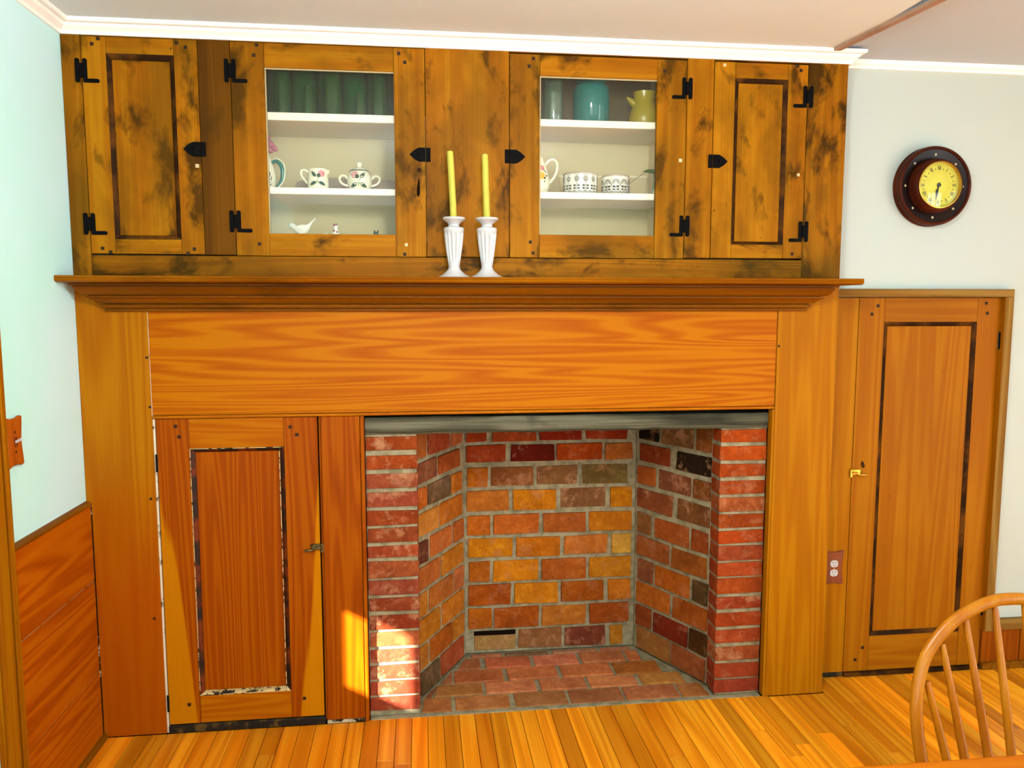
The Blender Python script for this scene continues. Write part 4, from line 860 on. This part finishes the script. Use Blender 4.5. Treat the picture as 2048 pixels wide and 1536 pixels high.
tj = [(0, .003), (.058, .003), (.062, 0), (.0665, .006), (.0668, .115), (.0655, .128), (.060, .138), (.0545, .143), (.0535, .149), (.0535, .190), (.050, .190), (.050, .146), (.056, .136), (.062, .12), (.0625, .012), (0, .010)]
thing('teal_jar', 'g_teal', tj, 1.778, .115, ZR2+.0003, 'wide teal blue glass jar in the middle of the right top shelf', 'jar')
tjo = bpy.data.objects['teal_jar']
for z in (.150, .160, .172): MB().lathe([(.0535, z-.0028), (.0568, z), (.0535, z+.0028), (.0520, z)], (1.778, .115, ZR2), 44, ring=True).build('neck_ring', 'teal_p', tjo, smooth=True)
yp = empty('yellow_pitcher', (1.985, .14, ZR2), 'olive yellow pitcher at the right end of the right top shelf', 'pitcher')
YP = [(0, .001), (.044, .001), (.047, 0), (.054, .010), (.0575, .032), (.0545, .055), (.044, .078), (.0385, .092), (.0385, .112), (.0415, .130), (.039, .131), (.036, .112), (.037, .09), (.05, .05), (.05, .012), (0, .006)]
MB().lathe(YP, (1.985, .14, ZR2+.0003), 44).build('body', 'yell_cer', yp, smooth=True)
MB().loft([(1.950, .14, ZR2+.088, .016, .016), (1.936, .14, ZR2+.098, .013, .011), (1.919, .14, ZR2+.112, .009, .004)], 12).build('spout', 'yell_cer', yp, smooth=True)
MB().tube([(2.018, .14, ZR2+.118), (2.034, .14, ZR2+.116), (2.045, .14, ZR2+.095), (2.044, .14, ZR2+.06), (2.036, .14, ZR2+.04)], .006, 10, 5).build('handle', 'yell_cer', yp, smooth=True)
zr = ZR1+.0003
tp = empty('coffee_pot', (1.572, .11, zr), 'white pot with painted flowers half hidden by the right glazed door frame', 'pot')
TP = [(0, .001), (.036, .001), (.039, 0), (.046, .010), (.0525, .032), (.052, .050), (.047, .075), (.040, .098), (.034, .114), (.032, .122), (.027, .133), (.012, .140), (0, .141)]
b = MB().lathe(TP, (1.572, .11, zr), 44).build('body', 'cream_cer', tp, smooth=True)
MB().tube([(1.608, .11, zr+.108), (1.622, .11, zr+.124), (1.640, .11, zr+.127), (1.652, .11, zr+.112), (1.651, .11, zr+.088), (1.640, .11, zr+.062), (1.622, .11, zr+.042)], [.0052]*6+[.0055], 10, 5).build('handle', 'cream_cer', tp, smooth=True)
MB().tube([(1.53, .11, zr+.05), (1.505, .11, zr+.07), (1.493, .11, zr+.11), (1.478, .11, zr+.125)], [.013, .010, .007, .006], 10, 5).build('spout', 'cream_cer', tp, smooth=True)
MB().lathe([(0, .139), (.006, .14), (.010, .147), (.007, .155), (0, .157)], (1.572, .11, zr), 20).build('lid_knob', 'cream_cer', tp, smooth=True)
for s, t, r, mt in ((.020, .090, .010, 'pink'), (.018, .062, .013, 'yellow_p'), (.030, .054, .0045, 'black_p'), (.028, .042, .003, 'black_p')): decal(b, TP[2:10], 1.572, .11, zr, -PI/2, disc(s, t, r), mt, 'painted_flower')
for s, t, a in ((.026, .086, -50), (.031, .083, -55), (.036, .080, -60), (.034, .066, -40), (.040, .062, 20), (.036, .058, 60)): decal(b, TP[2:10], 1.572, .11, zr, -PI/2, leaf_poly(s, t, .011, .004, math.radians(a)), 'black_p', 'painted_leaf')
def ring(s, t, r0, r1, n=18, a0=0, a1=2*PI):
    return [((s+r0*math.cos(a0+(a1-a0)*i/n), t+r0*math.sin(a0+(a1-a0)*i/n)), (s+r1*math.cos(a0+(a1-a0)*i/n), t+r1*math.sin(a0+(a1-a0)*i/n))) for i in range(n+1)]
def bowl(xc, yc, R, H, label, kind):
    e = empty('patterned_bowl', (xc, yc, zr), label, 'bowl', 'black patterned white bowls')
    pr = [(0, .002), (R*.80, .002), (R*.84, 0), (R*.96, .004), (R*.99, .010), (R, H*.5), (R, H-.004), (R-.002, H), (R-.0045, H-.001), (R-.005, H*.5), (R-.008, .010), (0, .008)]
    body = MB().lathe(pr, (xc, yc, zr), 56).build('body', 'ceramic', e, smooth=True)
    MB().lathe([(R+.0004, H-.006), (R+.0003, H-.001), (R-.002, H+.0005), (R-.0046, H-.0005), (R-.0046, H-.003)], (xc, yc, zr), 56, ring=True).build('rim_band', 'platter', body, smooth=True)
    mb = MB()
    def put(pairs):
        vs = []; 
        for p, q in pairs:
            for s, t in (p, q): th = -PI/2+s/R; rr_ = R*(1 if t > .010 else .985)+.0006; vs.append((xc+rr_*math.cos(th), yc+rr_*math.sin(th), zr+max(t, .003)))
        mb.add(vs, [(2*i, 2*i+1, 2*i+3, 2*i+2) for i in range(len(pairs)-1)])
    def blob(poly): 
        n = len(poly); c = (sum(p[0] for p in poly)/n, sum(p[1] for p in poly)/n); put([(p, c) for p in poly+[poly[0]]])
    half = R*1.45; step = R*.305; i = 0; s = -half
    while s < half:                               # two rows of arches at the foot, stems with leaves, and a head
        put(ring(s, .004, .0068, .0092, 12, 0, PI)); put(ring(s, .004, .0028, .0048, 10, 0, PI)); s += step*1.0
    s = -half; st2 = R*(.62 if kind else .52)
    while s < half:
        put([((s-.0007, .012), (s+.0007, .012)), ((s-.0007, H*.62), (s+.0007, H*.62))])
        for t in ((.020, .030) if kind == 0 else (.018,)):
            for m in (-1, 1): blob([(s+m*a, t+b_) for a, b_ in ((.001, 0), (.005, .0038), (.0105, .0038), (.013, .0006), (.0105, -.0028), (.005, -.0028))])
        if kind == 0:
            put(ring(s, H*.70, .0062, .0086, 14)); put(ring(s, H*.70, .0026, .0046, 12)); blob(disc(s, H*.70, .0014, 8))
            for m in (-1, 1): blob(disc(s+m*.0055, H*.88, .0017, 8)); blob([(s, H*.56), (s+m*.006, H*.60), (s+m*.0075, H*.66), (s+m*.003, H*.60)])
            blob([(s-.001, H*.82), (s+.001, H*.82), (s+.0005, H*.90), (s-.0005, H*.90)])
        else:
            for r in (.0128, .0098, .0066): put(ring(s, H*.60, r-.0019, r, 14, -.5, PI+.5))
            blob(disc(s, H*.58, .0016, 8))
            for m in (-1, 1): blob([(s+m*a, H*.38+b_) for a, b_ in ((.0006, 0), (.004, .0055), (.0125, .0045), (.011, -.002), (.004, -.003))])
            put([((s+st2/2-.0005, .012), (s+st2/2+.0005, .012)), ((s+st2/2-.0005, H*.78), (s+st2/2+.0005, H*.78))]); blob(disc(s+st2/2, H*.80, .0014, 8)); blob(leaf_poly(s+st2/2, H*.4, .016, .004, PI/2))
        s += st2
    mb.build('painted_pattern', 'olive_p', body)
    return e
bowl(1.7425, .125, .0635, .079, 'larger white bowl with a black stem and leaf pattern', 0)
bowl(1.8735, .115, .0515, .072, 'smaller white bowl with a black peacock eye pattern', 1)
lf = empty('leaf_ornament', (2.029, .14, zr), 'green leaf ornament on an upright stem at the right end of the middle shelf', 'ornament')
MB().tube([(2.030, .14, zr), (2.027, .14, zr+.035), (2.031, .14, zr+.06), (2.030, .14, zr+.095)], [.006, .0045, .005, .004], 8, 4).build('stem', 'leaf', lf, smooth=True)
MB().loft([(1.986, .14, zr+.096, .001, .001), (2.000, .14, zr+.098, .010, .006), (2.018, .14, zr+.098, .016, .008), (2.034, .14, zr+.094, .014, .008), (2.046, .14, zr+.086, .003, .003)], 12).build('leaf', 'leaf', lf, smooth=True)
MB().lathe([(0, 0), (.012, 0), (.012, .003), (.005, .006), (0, .006)], (2.030, .14, zr), 16).build('foot', 'leaf', lf, smooth=True)
sk = MB().tube([(1.888, .118, zr+.014), (1.934, .136, zr+.052), (1.992, .142, zr+.093)], [.0012, .0012, .0012], 8).build('cocktail_stick', 'stick', None, org=(1.888, .118, zr+.014), smooth=True)
tag(sk, 'thin metal stick leaning from the smaller bowl to the green leaf', 'stick')
tw = empty('serving_tray', (1.80, .27, zr), 'long low cream tray standing behind the two patterned bowls', 'tray')
MB().prism([(1.70, 0), (2.035, 0), (2.045, .10), (1.69, .096)], lambda a, b: (a, .272+.02*b/.1, zr+b), lambda a, b: (a, .266+.02*b/.1, zr+b)).build('panel', 'inner', tw, bevel=.002)
MB().tube([(1.692, .286, zr+.097), (2.043, .288, zr+.101)], .0035, 8).build('rim', 'shelfw', tw, smooth=True)

# ------------------------------------------------------------------ globe added as fill light under the ceiling, unseen above the frame
LX, LY, LZ_ = 1.40, -1.8, 2.18
lamp = empty('fill_globe', (LX, LY, LZ_), 'added unseen globe for fill light, close under the ceiling', 'lamp')
t = NT('fill_glow'); em = t.n('ShaderNodeEmission'); em.inputs[0].default_value = (1, .96, .9, 1); em.inputs[1].default_value = 88; t.l(em.outputs[0], t.out.inputs[0]); M['globe'] = t.m
MB().lathe([(0, -.13), (.06, -.116), (.10, -.083), (.125, -.035), (.13, 0), (.125, .035), (.10, .083), (.06, .116), (.035, .126)], (LX, LY, LZ_), 32).build('globe', 'globe', lamp, smooth=True)  # glowing ball of the added fill globe
MB().lathe([(.036, .122), (.036, .15), (.02, .165), (.006, .17), (.006, Z1-LZ_-.03), (.05, Z1-LZ_-.02), (.06, Z1-LZ_-.001)], (LX, LY, LZ_), 24).build('stem', 'brass', lamp, smooth=True)

# ------------------------------------------------------------------ table corner and bow-back chair
tbl = empty('dining_table', (2.3, -2.0, 0), 'orange maple dining table at the bottom edge of the photo', 'table')
bx('table_top', 'table', tbl, 1.50, 3.10, -2.45, -1.592, .722, .750, .005, seg=2)
for a, b, c, d in ((1.60, 3.0, -1.68, -1.66), (1.60, 3.0, -2.38, -2.36), (1.60, 1.62, -2.36, -1.68), (2.98, 3.0, -2.36, -1.68)): bx('apron', 'table', tbl, a, b, c, d, .64, .7215, .002)
for xx in (1.63, 2.97):
    for yy in (-2.35, -1.69): MB().lathe([(0, .0005), (.018, .0005), (.022, .03), (.018, .06), (.026, .30), (.030, .50), (.024, .56), (.034, .60), (.034, .7215), (0, .7215)], (xx, yy, 0), 20).build('leg', 'table', tbl, smooth=True)
ch = empty('bow_back_chair', (2.37, -1.6, 0), 'varnished bow-back spindle chair tucked under the table', 'chair')
cx = 2.372; yb = lambda z: -1.38+.22*(z-.6)
half = [(.203, .445), (.2265, .608), (.2290, .708), (.2080, .789), (.172, .838), (.128, .873), (.088, .893), (.040, .908), (0, .911)]
bow = [(cx-a, yb(z), z) for a, z in half]+[(cx+a, yb(z), z) for a, z in half[-2::-1]]
MB().tube(bow, .0128, 12, 6, flat=.85).build('bow', 'chair', ch, smooth=True)
for top, bot in (((-.201, .758), (-.1735, .613)), ((-.160, .830), (-.133, .610)), ((-.103, .875), (-.080, .607)), ((-.034, .900), (-.028, .608))):
    for s in (1, -1):
        sl = (top[0]-bot[0])/(top[1]-bot[1]); zb_ = .447; xb_ = bot[0]+sl*(zb_-bot[1])
        P_ = [(cx+s*(xb_+(top[0]-xb_)*u), yb(zb_+(top[1]-zb_)*u), zb_+(top[1]-zb_)*u) for u in (0, .3, .6, 1)]
        MB().tube(P_, [.0085, .0098, .0085, .0062], 10, 3).build('spindle', 'chair', ch, smooth=True)
seat = []
for i in range(28):
    a = 2*PI*i/28; r = 1+.06*math.cos(2*a); seat.append((cx+.225*r*math.cos(a), -1.605+.215*math.sin(a)*(1.05 if math.sin(a) > 0 else 1)))
MB().prism(seat, lambda a, b: (a, b, .418), lambda a, b: (a, b, .452)).build('seat', 'chair', ch, bevel=.008, seg=2)
lg = {}
for sx in (-1, 1):
    for yy, y1 in ((-1.47, -1.40), (-1.73, -1.79)):
        MB().tube([(cx+sx*.13, yy, .42), (cx+sx*.16, yy+(y1-yy)*.45, .24), (cx+sx*.20, y1, .0008)], [.012, .018, .011], 12, 5).build('leg', 'chair', ch, smooth=True)
    MB().tube([(cx+sx*.165, -1.44, .20), (cx+sx*.165, -1.60, .205), (cx+sx*.165, -1.765, .20)], [.008, .012, .008], 10, 3).build('stretcher', 'chair', ch, smooth=True)
MB().tube([(cx-.165, -1.60, .205), (cx, -1.60, .205), (cx+.165, -1.60, .205)], [.008, .012, .008], 10, 3).build('stretcher', 'chair', ch, smooth=True)
